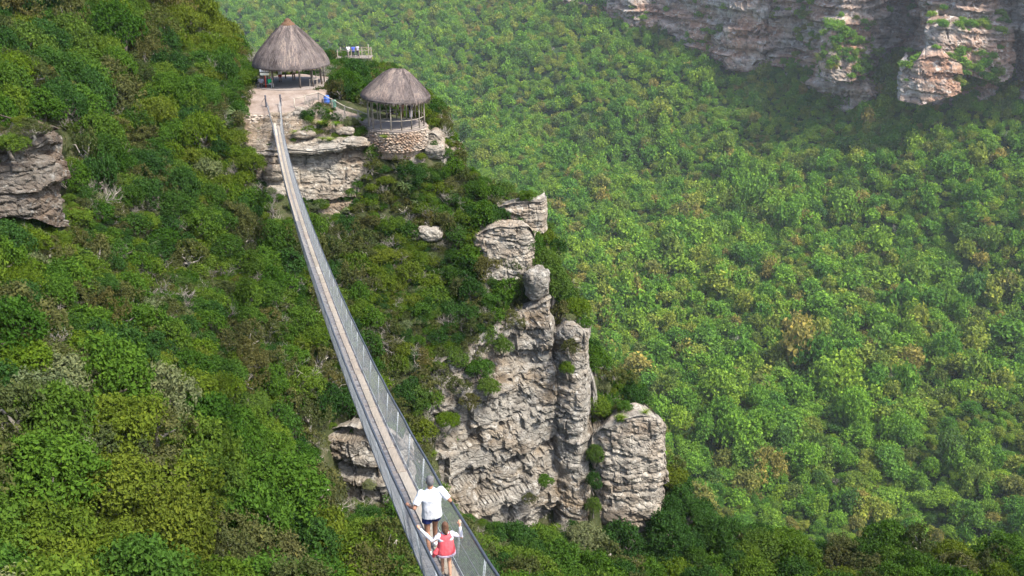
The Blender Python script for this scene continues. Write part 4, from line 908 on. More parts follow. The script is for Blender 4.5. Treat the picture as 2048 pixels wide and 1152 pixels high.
def thatch_roof(hut, R, H, prof, seed, ridge=0.0, sx=1.0, sy=1.0, cap=None, z0=0.0, tilt=0.0):
    """prof: list of (radius fraction, height fraction) from eave to top; ridge stretches the crown along local x"""
    n = 144; V = []; T = []; rr = np.random.default_rng(seed)
    ang_ = np.arange(n) * 2 * np.pi / n
    pr = np.array(prof); tt = np.linspace(0, 1, 34); li = np.linspace(0, 1, len(pr)); fr = np.interp(tt, li, pr[:, 0]); fh = np.interp(tt, li, pr[:, 1])
    def surf(t, a, lift=0.0):
        f = np.interp(t, tt, fr); h = np.interp(t, tt, fh); rad = R * f
        wob = 1 + 0.025 * fbm(np.cos(a) * 3 + seed, np.sin(a) * 3, t * 2, 3, seed) + 0.012 * vnoise(a * 23, t * 3, 0, seed + 1) * (1 - t)
        rg = ridge * np.tanh(np.cos(a) * 3)
        return np.stack([(rad * np.cos(a) * wob + lift * np.cos(a)) * sx + rg * t ** 0.8 + ridge * 0.8 * t, (rad * np.sin(a) * wob + lift * np.sin(a)) * sy, z0 + H * h + lift * 0.8 + tilt * rad * np.cos(a) + 0.05 * fbm(np.cos(a) * 5, np.sin(a) * 5, t * 5, 3, seed + 2)], -1)
    rows = [surf(t, ang_) for t in tt]
    under = [rows[0] * [0.985, 0.985, 1] - [0, 0, 0.14], rows[0] * [0.90, 0.90, 1] - [0, 0, 0.06]] + [surf(t, ang_) * [0.93, 0.93, 1] - [0, 0, 0.32] for t in (0.2, 0.6, 0.95)]
    allr = under[::-1] + rows; P = np.concatenate(allr, 0); nr = len(allr)
    i = (np.arange(n)[None] + n * np.arange(nr - 1)[:, None]); j = ((np.arange(n)[None] + 1) % n + n * np.arange(nr - 1)[:, None])
    Fq = np.stack([i.ravel(), j.ravel(), j.ravel() + n, i.ravel() + n], 1)
    roof = obj('roof', mesh_np('roof', P, Fq, M['thatch'], True, np.full(len(P), 0.5)), hut)
    # straw: long thin bundles lying down the slope
    k = 6500; a = rr.uniform(0, 2 * np.pi, k); t0 = rr.random(k) ** 1.2 * 0.93; ln = rr.uniform(0.05, 0.12, k)
    lift0 = rr.uniform(0.01, 0.03, k); w = rr.uniform(0.01, 0.04, k)
    A = surf(np.clip(t0 + ln, 0, 1), a, 0.0) ; B = surf(np.clip(t0 - 0.0, 0, 1), a + rr.normal(0, 0.012, k), 0.0); A[:, 2] += lift0 * 0.5; B[:, 2] += lift0 * 1.6; B[t0 < 0.05, 2] -= rr.uniform(0.05, 0.42, (t0 < 0.05).sum())
    sd = np.stack([-np.sin(a), np.cos(a), 0 * a], 1) * w[:, None]; mid = (A + B) / 2 + np.array([0, 0, 0.025])
    Vs = np.concatenate([A - sd * .6, A + sd * .6, mid - sd, mid + sd, B - sd * .5, B + sd * .5], 0); q = np.arange(k)
    Fs = np.concatenate([np.stack([q, q + k, q + 3 * k, q + 2 * k], 1), np.stack([q + 2 * k, q + 3 * k, q + 5 * k, q + 4 * k], 1)], 0)
    st = obj('straw', mesh_np('straw', Vs, Fs, M['thatch'], False, np.tile(np.clip(0.5 + 0.9 * fbm(np.cos(a) * 4, np.sin(a) * 4, t0 * 1.2, 3, seed + 9) + rr.uniform(-0.4, 0.4, k), 0, 1), 6)), roof); st['kind'] = 'stuff'
    if cap:
        V_ = MB().lathe(cap, 40); cp = V_.build('ridge_cap', M['thatch_cap'], hut, True)
        md = cp.modifiers.new('r', 'DISPLACE'); tx = bpy.data.textures.new('capn', 'CLOUDS'); tx.noise_scale = 0.25; md.texture = tx; md.strength = 0.12
    return roof
def pole(parent, a, b, r=0.06, mat='pole', name='post'):
    a, b = Vector(a), Vector(b); m_ = (a + b) / 2 + Vector((random.uniform(-.03, .03), random.uniform(-.03, .03), 0))
    return MB().tube([a, m_, b], [r * 1.08, r, r * 0.9], 8).build(name, M[mat], parent, True)

H1 = Vector((-24.3, 106.2, -18.42)); h1 = empty('thatched_hut', H1)
tag(h1, 'larger round open hut with grey conical thatch and brown cap at the bridge end', 'hut')
MB().lathe([(4.3, -0.6), (4.3, 0.0), (4.25, 0.02), (0.01, 0.03)], 64).build('floor', M['concrete'], h1)
thatch_roof(h1, 4.15, 4.55, [(1.0, 0.0), (0.98, 0.08), (0.875, 0.265), (0.68, 0.485), (0.465, 0.685), (0.27, 0.85), (0.13, 0.95), (0.03, 0.985)], 3, z0=2.12)
capp = MB().lathe([(0.02, 6.42), (0.70, 6.24), (0.80, 6.30), (0.64, 6.50), (0.48, 6.60), (0.40, 6.68), (0.30, 6.88), (0.02, 7.02)], 32); cp = capp.build('ridge_cap', M['thatch_cap'], h1, False)
for k in range(14):
    a = 2 * math.pi * (k + 0.5) / 14
    if k in (10,): continue
    pole(h1, (3.45 * math.cos(a), 3.45 * math.sin(a), 0), (3.4 * math.cos(a), 3.4 * math.sin(a), 2.45), 0.075)
for k in range(14):                                          # rails between the posts at the valley side
    a, b_ = 2 * math.pi * (k + 0.5) / 14, 2 * math.pi * (k + 1.5) / 14
    if k in range(8, 13): continue
    for hh in (0.95,):
        MB().tube([(3.45 * math.cos(a), 3.45 * math.sin(a), hh), (3.45 * math.cos(b_), 3.45 * math.sin(b_), hh)], 0.045, 6).build('rail', M['pole'], h1, True)
a0, a1 = math.pi * 0.86, math.pi * 1.2                      # boarded side wall at the left
for k in range(9):
    a = a0 + (a1 - a0) * k / 8; MB().box((3.5 * math.cos(a), 3.5 * math.sin(a), 1.15), (0.05, 0.25, 2.3), a).build('wall_board', M['pole'], h1)
for k in range(16):                                          # rafters
    a = 2 * math.pi * k / 16; MB().tube([(3.85 * math.cos(a), 3.85 * math.sin(a), 2.12), (0.25 * math.cos(a), 0.25 * math.sin(a), 6.1)], 0.05, 5).build('rafter', M['pole'], h1)

H2 = Vector((-11.7, 95.5, -20.74)); h2 = empty('thatched_hut', H2)
tag(h2, 'smaller thatched lookout hut on a round stone base at the cliff edge', 'hut')
MB().lathe([(3.02, -0.25), (3.06, 0.0), (0.01, 0.02)], 56).build('floor', M['concrete'], h2)
thatch_roof(h2, 3.55, 2.75, [(1.0, 0.0), (0.96, 0.11), (0.76, 0.36), (0.52, 0.62), (0.30, 0.84), (0.10, 0.97), (0.02, 1.0)], 8, ridge=0.5, sx=0.98, sy=0.94, z0=2.85, tilt=-0.06)
MB().lathe([(2.85, -2.9), (3.02, -1.9), (2.98, -0.27), (2.6, -0.27)], 56).build('base_core', M['stone'], h2)
rs = np.random.default_rng(12); pv_, pf_ = [], []
for row in range(12):
    zr = -0.22 - row * 0.165; k = 62
    for j in range(k):
        a = 2 * math.pi * (j + 0.5 * (row % 2) + rs.uniform(-.2, .2)) / k; rad = 2.98 + 0.02 * row + rs.uniform(-.06, .09)
        pebble(pv_, pf_, (rad * math.cos(a), rad * math.sin(a), zr + rs.uniform(-.03, .03)), np.array([rs.uniform(.12, .19), rs.uniform(.12, .19), rs.uniform(.06, .105)]), rs)
me = bpy.data.meshes.new('stone_facing'); me.from_pydata(pv_, [], pf_); me.materials.append(M['stone']); o = obj('stone_facing', me, h2); o['kind'] = 'stuff'
NP2 = 17
pos2 = [(2.85 * math.cos(2 * math.pi * k / NP2 + 0.2), 2.85 * math.sin(2 * math.pi * k / NP2 + 0.2)) for k in range(NP2)]
for k, (x, y) in enumerate(pos2): pole(h2, (x, y, -0.1), (x * 1.0, y * 1.0, 2.98), 0.062, 'pole' if k % 3 else 'pole_pale')
for k in range(NP2):
    if k in (7,): continue
    (x0, y0), (x1, y1) = pos2[k], pos2[(k + 1) % NP2]
    MB().tube([(x0, y0, 0.95), (x1, y1, 0.95)], 0.035, 6).build('rail', M['pole_pale'], h2, True); MB().tube([(x0, y0, 0.12), (x1, y1, 0.12)], 0.03, 6).build('rail', M['pole_pale'], h2, True)
for k in range(14):
    a = 2 * math.pi * k / 14; MB().tube([(3.2 * math.cos(a), 3.0 * math.sin(a), 2.9), (0.5 * math.cos(a), 0.2 * math.sin(a), 5.2)], 0.045, 5).build('rafter', M['pole'], h2)

# ------------------------------------------------------------------ fences
def fence(name, label, pts, h, mat='pole_pale', meshed=True, low=True):
    root = empty(name, pts[0]); tag(root, label, 'fence'); o0 = Vector(pts[0]); P = [Vector(p) - o0 for p in pts]
    for p in P: pole(root, p - Vector((0, 0, 0.4)), p + Vector((0, 0, h + 0.08)), 0.06, mat)
    for a, b in zip(P[:-1], P[1:]):
        u_ = Vector((0, 0, 1)); MB().tube([a + u_ * h, b + u_ * h], 0.055, 6).build('rail', M[mat], root, True)
        if low: MB().tube([a + u_ * 0.1, b + u_ * 0.1], 0.035, 6).build('rail', M[mat], root, True)
        if meshed:
            b_ = MB(); L_ = (b - a).length; d_ = (b - a) / L_
            for fam in (1, -1):
                q = -h
                while q < L_:
                    a0_, h0 = max(q, 0), max(0, -q); a1_, h1_ = min(q + h, L_), min(h, L_ - q)
                    if h1_ > h0 + 0.02:
                        f = (lambda t: t) if fam > 0 else (lambda t: L_ - t); b_.tube([a + d_ * f(a0_) + u_ * h0, a + d_ * f(a1_) + u_ * h1_], 0.004, 3, cap=False)
                    q += 0.1
            b_.build('wire_mesh', M['wire'], root)
    return root
fence('path_fence', 'wooden post and rail fence with wire mesh sloping down to the smaller hut', [(-21.35, 98.2, -19.55), (-20.25, 99.6, -19.5), (-18.65, 98.4, -19.95), (-17.1, 96.9, -20.4), (-15.6, 95.9, -20.65), (-14.35, 94.7, -20.8)], 1.25)
fence('terrace_rail', 'short post and rail barrier joining the bridge end to the path fence', [(-22.3, 97.3, -19.65), (-21.35, 98.2, -19.6)], 1.2, meshed=False, low=False)
dk = at(712, 113, 145); deck = empty('lookout_deck', dk); tag(deck, 'small wooden lookout platform with railing behind the smaller hut', 'platform')
for k in range(13): MB().box((-2.6 + k * 0.4, 0, -0.06), (0.37, 3.0, 0.07)).build('floor_board', M['bark'], deck)
for x in (-2.5, -0.9, 0.7, 2.1):
    for y in (-1.4, 1.4): pole(deck, (x, y, -2.6), (x, y, 1.2 if not (x == 2.1 and y < 0) else 2.0), 0.07)
for y in (-1.4, 1.4): MB().tube([(-2.5, y, 1.1), (2.1, y, 1.1)], 0.045, 6).build('rail', M['pole'], deck, True)
MB().tube([(2.1, -1.4, 1.1), (2.1, 1.4, 1.1)], 0.045, 6).build('rail', M['pole'], deck, True)
for y in (-1.4, 1.4):
    b = MB()
    for k in range(40): b.tube([(-2.5 + k * 0.118, y, 0), (-2.5 + k * 0.118, y, 1.1)], 0.003, 3, cap=False)
    b.build('wire_mesh', M['wire'], deck)

# ------------------------------------------------------------------ rock apron, ledges and boulders near the huts
m = rock_mat('rock_apron', (0.27, 0.24, 0.20), (0.20, 0.15, 0.10), (0.40, 0.37, 0.31), 1.2, 0.50); M['apron'] = m
xs, ys = np.arange(-27.6, -8.6, 0.14), np.arange(91.2, 99.0, 0.14); GX, GY = np.meshgrid(xs, ys); GZ = near_z(GX, GY)
st = GZ + 0.25 * fbm(GX / 2, GY / 2, 0, 3, 70); stp = 0.42; fl = np.floor(st / stp); fr = st / stp - fl; st = (fl + np.clip((fr - 0.5) * 4 + 0.5, 0, 1)) * stp
GZ2 = st + 0.20 + 0.22 * fbm(GX / 1.1, GY / 1.1, 0, 4, 71)
ppx, ppy, _ = proj(GX, GY, GZ2); ins = poly_inside(ppx, ppy, [(486, 232), (530, 222), (590, 212), (640, 214), (745, 262), (760, 296), (850, 310), (905, 330), (880, 345), (742, 300), (600, 300), (495, 312)])
pl_ = np.interp(ppx, [560, 590, 641, 665, 692, 722, 747, 770, 800, 850, 880], [222, 212, 210, 226, 242, 250, 260, 285, 300, 300, 310]); v_ = (576 - pl_) / F
GZ2 = np.where((GX > -22.6) & (GY < 98.6), np.minimum(GZ2, GY * (-ST + v_ * CT) / (CT + v_ * ST) - 0.05 + 0.1 * fbm(GX, GY, 0, 3, 73)), GZ2)
GZ2 = np.where(ins, GZ2, GZ - 0.6)
V = np.stack([GX.ravel(), GY.ravel(), GZ2.ravel()], 1); nx, ny = len(xs), len(ys); i = (np.arange(nx - 1)[None] + nx * np.arange(ny - 1)[:, None]).ravel()
tag(obj('rock_apron', mesh_np('rock_apron', V, np.stack([i, i + 1, i + nx + 1, i + nx], 1), m, False)), kind='structure')
def bpx(px_, py_, Y, w, dpt, h, label, seed, mat='rock_pale', rot=0.0, tilt=0.0, layer=0.0, amp=0.22):
    return boulder('boulder', at(px_, py_, Y), (w, dpt, h), M[mat], seed, rot, tilt, amp, label=label, layer=layer)
bpx(1073, 566, 84.5, 2.3, 2.2, 3.0, 'round grey boulder perched on the cliff edge below the stepped ledges', 3, 'rock', tilt=0.25, amp=0.42)
bpx(860, 466, 88.6, 2.4, 1.8, 1.3, 'pale rock outcrop among bushes between the smaller hut and the ledges', 11)
bpx(832, 470, 88.6, 1.3, 1.2, 0.9, 'small pale rock left of the outcrop among the bushes', 12)
bpx(285, 722, 63.5, 1.5, 1.2, 1.1, 'small brown rock showing through the bushes left of the bridge', 13, 'rock_brown')
bpx(607, 300, 91.2, 3.6, 1.6, 0.7, 'flat pale rock slab beside the bridge on the shelf edge', 15, layer=3)
bpx(655, 296, 91.4, 3.2, 1.8, 0.8, 'long pale rock slab at the lip of the shelf below the grass tufts', 16, layer=3)
bpx(712, 283, 92.2, 2.6, 1.8, 0.9, 'jutting pale rock slab at the right tip of the shelf', 17, layer=3)
bpx(608, 268, 92.8, 2.4, 1.4, 0.7, 'cream rock slab close to the right side of the bridge', 18)
bpx(600, 232, 95.0, 1.5, 1.0, 0.9, 'white weathered rock below the terrace corner', 19)
bpx(690, 262, 93.6, 1.8, 1.3, 0.7, 'pale rock between the two round grass tufts and the stone base', 20)
bpx(870, 300, 94.3, 2.0, 1.8, 1.6, 'sloping pale rock right of the stone hut base', 22, 'rock_pale', tilt=0.3)
bpx(548, 345, 90.4, 2.2, 1.6, 1.6, 'cream rock block left of the bridge under the shelf', 23)
bpx(552, 385, 89.6, 1.9, 1.5, 1.3, 'lowest cream rock block left of the bridge under the shelf', 24)

# ------------------------------------------------------------------ single plants with a look of their own
def ground(px_, py_, Y):
    p = at(px_, py_, Y); p.z = float(near_z(np.array([p.x]), np.array([p.y]))[0]); return p
def on_slope(px_, py_):
    """first point of the near slope met along the line of sight"""
    ys_ = np.linspace(30, 125, 400); P = np.array([tuple(at(px_, py_, y)) for y in ys_]); z = near_z(P[:, 0], P[:, 1]); k = np.nonzero(P[:, 2] <= z + 0.3)[0]
    j = k[0] if len(k) else 200; return Vector((P[j, 0], P[j, 1], z[j]))
DEAD = [(590, 742, 3.4, 'branching bare pale tree left of the bridge middle'), (655, 765, 2.4, 'smaller bare pale tree just left of the bridge'), (425, 130, 3.4, 'tall bare grey tree left of the larger hut'), (405, 115, 2.6, 'thin bare grey tree beside the tall bare one'),
        (245, 300, 2.6, 'forked bare shrub on the slope right of the dark crag'), (210, 385, 2.4, 'grey leafless shrub below the dark crag'), (235, 370, 2.0, 'small leafless shrub right of the grey one below the crag'), (440, 380, 2.6, 'twisted bare trunk under flat-topped bushes left of the shelf'),
        (415, 375, 2.2, 'leaning bare trunk beside the twisted one'), (345, 350, 2.2, 'bare pale stems on the upper left slope'), (140, 350, 2.0, 'bare twigs against the side of the dark crag'), (370, 580, 2.2, 'grey bare bush on the left slope at mid height'),
        (250, 690, 2.2, 'grey bare twigs in the lower left thicket'), (370, 790, 2.4, 'bare fallen branches above the foreground thicket'), (520, 1100, 3.0, 'bare whitish branches in the foreground bushes'), (740, 730, 2.0, 'pale bare branch right of the bridge'),
        (830, 690, 2.2, 'pale bare twigs on the slope above the cliff face'), (780, 640, 2.0, 'bare pale stem in olive shrubs right of the bridge'), (990, 400, 1.8, 'bare grey twigs above the topmost ledge'), (600, 560, 2.2, 'grey bare bush beside the bridge on its left'),
        (90, 620, 2.2, 'bare grey shrub near the left edge at mid height'), (690, 470, 2.2, 'grey leafless bush right of the bridge below the shelf'), (640, 440, 2.0, 'pale leafless bush close to the bridge below the shelf'), (1780, 990, 4.5, 'bare pale crown rising from the valley wood at lower right')]
for k, (a, b, hh, lab) in enumerate(DEAD):
    p = on_slope(a, b + 25) if a < 1100 else at(a, b, 280); o = empty('bare_tree', p, k * 1.3); s = hh / 2.2; o.scale = (s, s, s)
    if a > 1100: p.z = float(far_z(np.array([p.x]), np.array([p.y]))[0]) ; o.location = p; o.scale = (6, 6, 6)
    tag(o, lab, 'tree', 'bare trees and leafless shrubs'); c = obj('branches', BARE[k % 4], o)
AL = [(475, 235, 1.7, 'spiky pale aloe clump beside the terrace at the left'), (445, 255, 1.4, 'spiky aloe left of the terrace clump'), (302, 312, 1.5, 'yellowish spiky aloe on the upper left slope'), (580, 510, 1.2, 'spiky rosette near the bridge on its left'), (150, 690, 1.3, 'spiky rosette in the lower left slope'),
      (300, 505, 1.3, 'spiky pale rosette on the middle left slope'), (810, 385, 1.3, 'pale spiky rosette below the smaller hut'), (835, 420, 1.1, 'small spiky rosette above the pale outcrop'), (345, 735, 1.6, 'grey-green spiky rosette above the foreground thicket'), (700, 430, 1.1, 'spiky rosette right of the bridge below the shelf')]
for k, (a, b, s, lab) in enumerate(AL):
    p = on_slope(a, b + 8); o = obj('aloe', ALOE[k % 2], None, p + Vector((0, 0, 0.75))); o.scale = (s * 0.95,) * 3; o.rotation_euler = (0.1, 0.1, k); tag(o, lab, 'aloe', 'aloes on the slopes')
for k, (a, b, Y, s, lab) in enumerate([(642, 252, 93.4, 1.25, 'bright green grass tuft on the rock shelf, left of the pair'), (672, 254, 93.4, 1.15, 'bright green grass tuft on the rock shelf, right of the pair'), (660, 285, 92.2, 1.2, 'yellow-green grass clump at the lip of the rock shelf'), (645, 282, 92.3, 0.9, 'small grass clump at the lip of the rock shelf'), (632, 222, 95.6, 1.0, 'grass tuft below the fence near the barrel'), (655, 228, 95.4, 0.9, 'grass tuft right of the one below the barrel'), (768, 278, 92.0, 0.9, 'dark grass tuft at the foot of the stone base'), (592, 270, 92.6, 1.0, 'grass clump beside the bridge on the shelf'), (725, 245, 94.2, 1.2, 'dry grass clump where the fence meets the smaller hut'), (700, 285, 92.0, 0.9, 'grass clump on the right of the shelf lip')]):
    p = at(a, b, Y); o = obj('grass_tuft', GRASS[k % 2], None, p - Vector((0, 0, 0.05))); o.scale = (s, s, s * 0.9); o.rotation_euler = (0, 0, k * 1.1); tag(o, lab, 'grass tuft', 'grass tufts on the rock shelf')
# bigger leafy trees at fixed places
for k, (a, b, Y, s, hz, key, lab) in enumerate([(692, 165, 103.5, 2.1, 1.25, 'round_big', 'leafy green tree between the two huts'), (712, 145, 108.0, 2.0, 1.3, 'dense_big', 'dark green tree behind the leafy one between the huts'), (682, 158, 105.5, 1.2, 1.2, 'umbrella_big', 'yellow-green bush hugging the right side of the larger hut'),
        (735, 175, 104.5, 1.5, 1.2, 'dense_big', 'dark bush left of the smaller hut roof'), (485, 150, 103, 1.5, 1.3, 'umbrella_big', 'yellow-green bush left of the larger hut eave'), (480, 195, 98.5, 1.3, 1.1, 'olive_big', 'reddish olive shrub left of the terrace'), (690, 130, 133, 1.6, 1.2, 'dense_big', 'dark bush below the lookout platform'),
        (1395, 1075, 80, 4.2, 1.15, 'dense_big', 'broad dark green tree right of the rock pillar foot'), (1215, 810, 84, 1.9, 1.2, 'round_big', 'green bush wedged between the rock column and the pillar'), (1225, 775, 86, 1.6, 1.2, 'round_big', 'green bush above the gap beside the rock column'), (1105, 560, 86, 1.9, 1.3, 'round_big', 'bright green bush behind the round boulder'), (1120, 630, 85.5, 1.9, 1.3, 'olive_big', 'olive bush on the cliff edge below the round boulder'), (1090, 520, 88, 1.6, 1.2, 'round_big', 'green bush on the cliff edge above the round boulder'),
        (1150, 610, 86, 1.6, 1.2, 'umbrella_big', 'yellowish bush on top of the rock column'), (960, 735, 79.6, 1.3, 1.1, 'round_big', 'green bush growing on the upper left of the cliff face'), (920, 770, 78.0, 1.2, 1.2, 'olive_big', 'olive bush hanging on the left rim of the cliff face'), (1005, 690, 80.8, 1.0, 1.0, 'round_big', 'small green bush near the top of the cliff face'), (895, 835, 76.3, 1.2, 1.2, 'umbrella_big', 'yellow-green bush on the cliff rim beside the bridge'), (1140, 690, 81.0, 0.9, 1.3, 'olive_big', 'olive bush clinging to the top of the rock column'), (1135, 735, 80.6, 0.8, 1.3, 'round_big', 'small bush in the crack above the rock column'), (1060, 480, 88.6, 1.2, 1.2, 'round_big', 'bush between the two stepped ledges'),
        (855, 790, 77.6, 1.5, 1.2, 'round_big', 'green bush at the lower left rim of the cliff face'), (878, 748, 79.0, 1.6, 1.2, 'olive_big', 'olive bush on the slanting left rim of the cliff face'), (912, 712, 80.6, 1.5, 1.2, 'round_big', 'green bush midway along the slanting rim of the cliff face'), (948, 690, 81.4, 1.4, 1.2, 'olive_big', 'greyish bush right of midway along the slanting rim'), (985, 668, 82.2, 1.4, 1.2, 'round_big', 'green bush high on the slanting rim of the cliff face'), (1022, 640, 83.0, 1.3, 1.2, 'olive_big', 'olive bush just below the round boulder on the rim'), (975, 770, 78.3, 1.1, 1.1, 'round_big', 'green bush on a ledge of the cliff face below its rim'), (940, 800, 77.2, 1.0, 1.1, 'olive_big', 'olive bush on a ledge of the cliff face near the bridge'), (1090, 960, 75.2, 0.8, 1.0, 'round_big', 'small green bush low on the cliff face'), (1060, 995, 74.8, 0.7, 1.0, 'olive_big', 'small olive bush at the foot of the cliff face'), (1187, 1010, 76.8, 0.8, 1.6, 'round_big', 'green bush in the gap left of the rock pillar foot'), (1188, 960, 77.6, 0.8, 1.8, 'dense_big', 'dark bush higher in the gap left of the rock pillar'), (1190, 905, 79.0, 0.9, 1.6, 'round_big', 'bush at the top of the gap left of the rock pillar'), (60, 255, 67.6, 1.2, 0.9, 'olive_big', 'olive bush on top of the dark crag'), (20, 285, 66.2, 1.2, 0.9, 'round_big', 'green bush on the left top of the dark crag'), 
        (1090, 1072, 73.6, 1.4, 1.1, 'round_big', 'green bush at the foot of the cliff face, below its vertical crack'), (1135, 1076, 74.2, 1.3, 1.1, 'dense_big', 'dark bush at the foot of the rock column'), (1172, 1082, 74.8, 1.3, 1.2, 'round_big', 'green bush between the feet of column and pillar'), (1045, 1072, 73.0, 1.4, 1.1, 'olive_big', 'olive bush at the foot of the middle of the cliff face'), (995, 1065, 72.6, 1.4, 1.1, 'round_big', 'green bush at the left foot of the cliff face'), 
        (330, 925, 46, 3.3, 1.0, 'umbrella_big', 'large yellow-green crown in the foreground thicket'), (540, 945, 52, 3.4, 1.0, 'round_big', 'large grey-green crown at the right of the foreground thicket'), (100, 850, 45, 3.0, 1.0, 'silver_big', 'large silvery crown at the left edge above the foreground thicket')]):
    p = at(a, b, Y); cm, tm = SPEC[key][k % len(SPEC[key])]
    if Y > 60: p.z -= s * hz * 0.7
    else: p.z -= s * 1.0
    o = empty('tree', p, k * 0.9); o.scale = (s, s, s * hz); tag(o, lab, 'tree'); obj('crown', cm, o); obj('trunk', tm, o)

# ------------------------------------------------------------------ people
def cloth(name, c, var=0.12): return simple_mat(name, c, 0.9, var, 14.0, 0.1, 0, 0.3)
SKIN_D = simple_mat('skin_brown', (0.26, 0.13, 0.08), 0.6, 0.12, 9); SKIN_L = simple_mat('skin_tan', (0.42, 0.22, 0.14), 0.6, 0.1, 9)
HAIR_G = simple_mat('hair_grey', (0.10, 0.095, 0.10), 0.8, 0.4, 30); HAIR_B = simple_mat('hair_brown', (0.085, 0.04, 0.022), 0.7, 0.4, 30); HAIR_K = simple_mat('hair_black', (0.015, 0.013, 0.013), 0.7, 0.3, 20)
def ell(mb, c, r, n=14, m_=9, rx=0.0):
    c = Vector(c); pts = []; R = Matrix.Rotation(rx, 3, 'X'); base = len(mb.v)
    for i in range(m_ + 1):
        ph = math.pi * i / m_ - math.pi / 2
        for k in range(n):
            a = 2 * math.pi * k / n; mb.v.append(c + R @ Vector((r[0] * math.cos(ph) * math.cos(a), r[1] * math.cos(ph) * math.sin(a), r[2] * math.sin(ph))))
    for i in range(m_):
        for k in range(n):
            a = base + i * n + k; b = base + i * n + (k + 1) % n; mb.f.append([a, b, b + n, a + n])
def loft(mb, rings, n=18):
    base = len(mb.v)
    for (cx, cy_, cz_, rx, ry) in rings:
        for k in range(n):
            a = 2 * math.pi * k / n; mb.v.append(Vector((cx + rx * math.copysign(abs(math.cos(a)) ** 0.85, math.cos(a)), cy_ + ry * math.copysign(abs(math.sin(a)) ** 0.85, math.sin(a)), cz_)))
    for i in range(len(rings) - 1):
        for k in range(n):
            a = base + i * n + k; b = base + i * n + (k + 1) % n; mb.f.append([a, b, b + n, a + n])
    mb.f.append([base + k for k in range(n)][::-1]); mb.f.append([base + (len(rings) - 1) * n + k for k in range(n)])
def skin_obj(name, mb, mat, parent, voxel, it=2):
    o = mb.build(name, mat, parent, True)
    md = o.modifiers.new('join', 'REMESH'); md.mode = 'VOXEL'; md.voxel_size = voxel; md.use_smooth_shade = True
    sm_ = o.modifiers.new('smooth', 'SMOOTH'); sm_.factor = 0.5; sm_.iterations = it
    return o
FOLD = bpy.data.textures.new('folds', 'CLOUDS'); FOLD.noise_scale = 0.16; FOLD.noise_depth = 2
def folds(o, st=0.03):
    md = o.modifiers.new('folds', 'DISPLACE'); md.texture = FOLD; md.strength = st; md.mid_level = 0.5; md.texture_coords = 'LOCAL'
def hand(mb, w, d, side, curl=1.0):
    """palm, four curled fingers and a thumb leaving the side of the palm; d points along the hand"""
    w = Vector(w); d = Vector(d).normalized(); up = Vector((0, 0, 1)); sd = d.cross(up).normalized(); dn = sd.cross(d).normalized() * -1
    if dn.z > 0: dn = -dn
    p = w + d * 0.045; mb.tube([w, w + d * 0.03, w + d * 0.085], [0.03, 0.04, 0.036], 8)
    for k, L in enumerate((0.068, 0.078, 0.074, 0.058)):
        b = w + d * 0.085 + sd * (-0.03 + 0.02 * k); mb.tube([b, b + d * L * 0.45 + dn * 0.008, b + d * L * 0.55 + dn * L * 0.5 * curl, b + d * L * 0.3 + dn * L * 0.85 * curl], [0.0105, 0.010, 0.0095, 0.008], 6)
    t0 = w + d * 0.03 + sd * (-0.034 * side); mb.tube([t0, t0 - sd * side * 0.03 + d * 0.03 + dn * 0.01, t0 - sd * side * 0.028 + d * 0.055 + dn * 0.035], [0.014, 0.012, 0.009], 6)
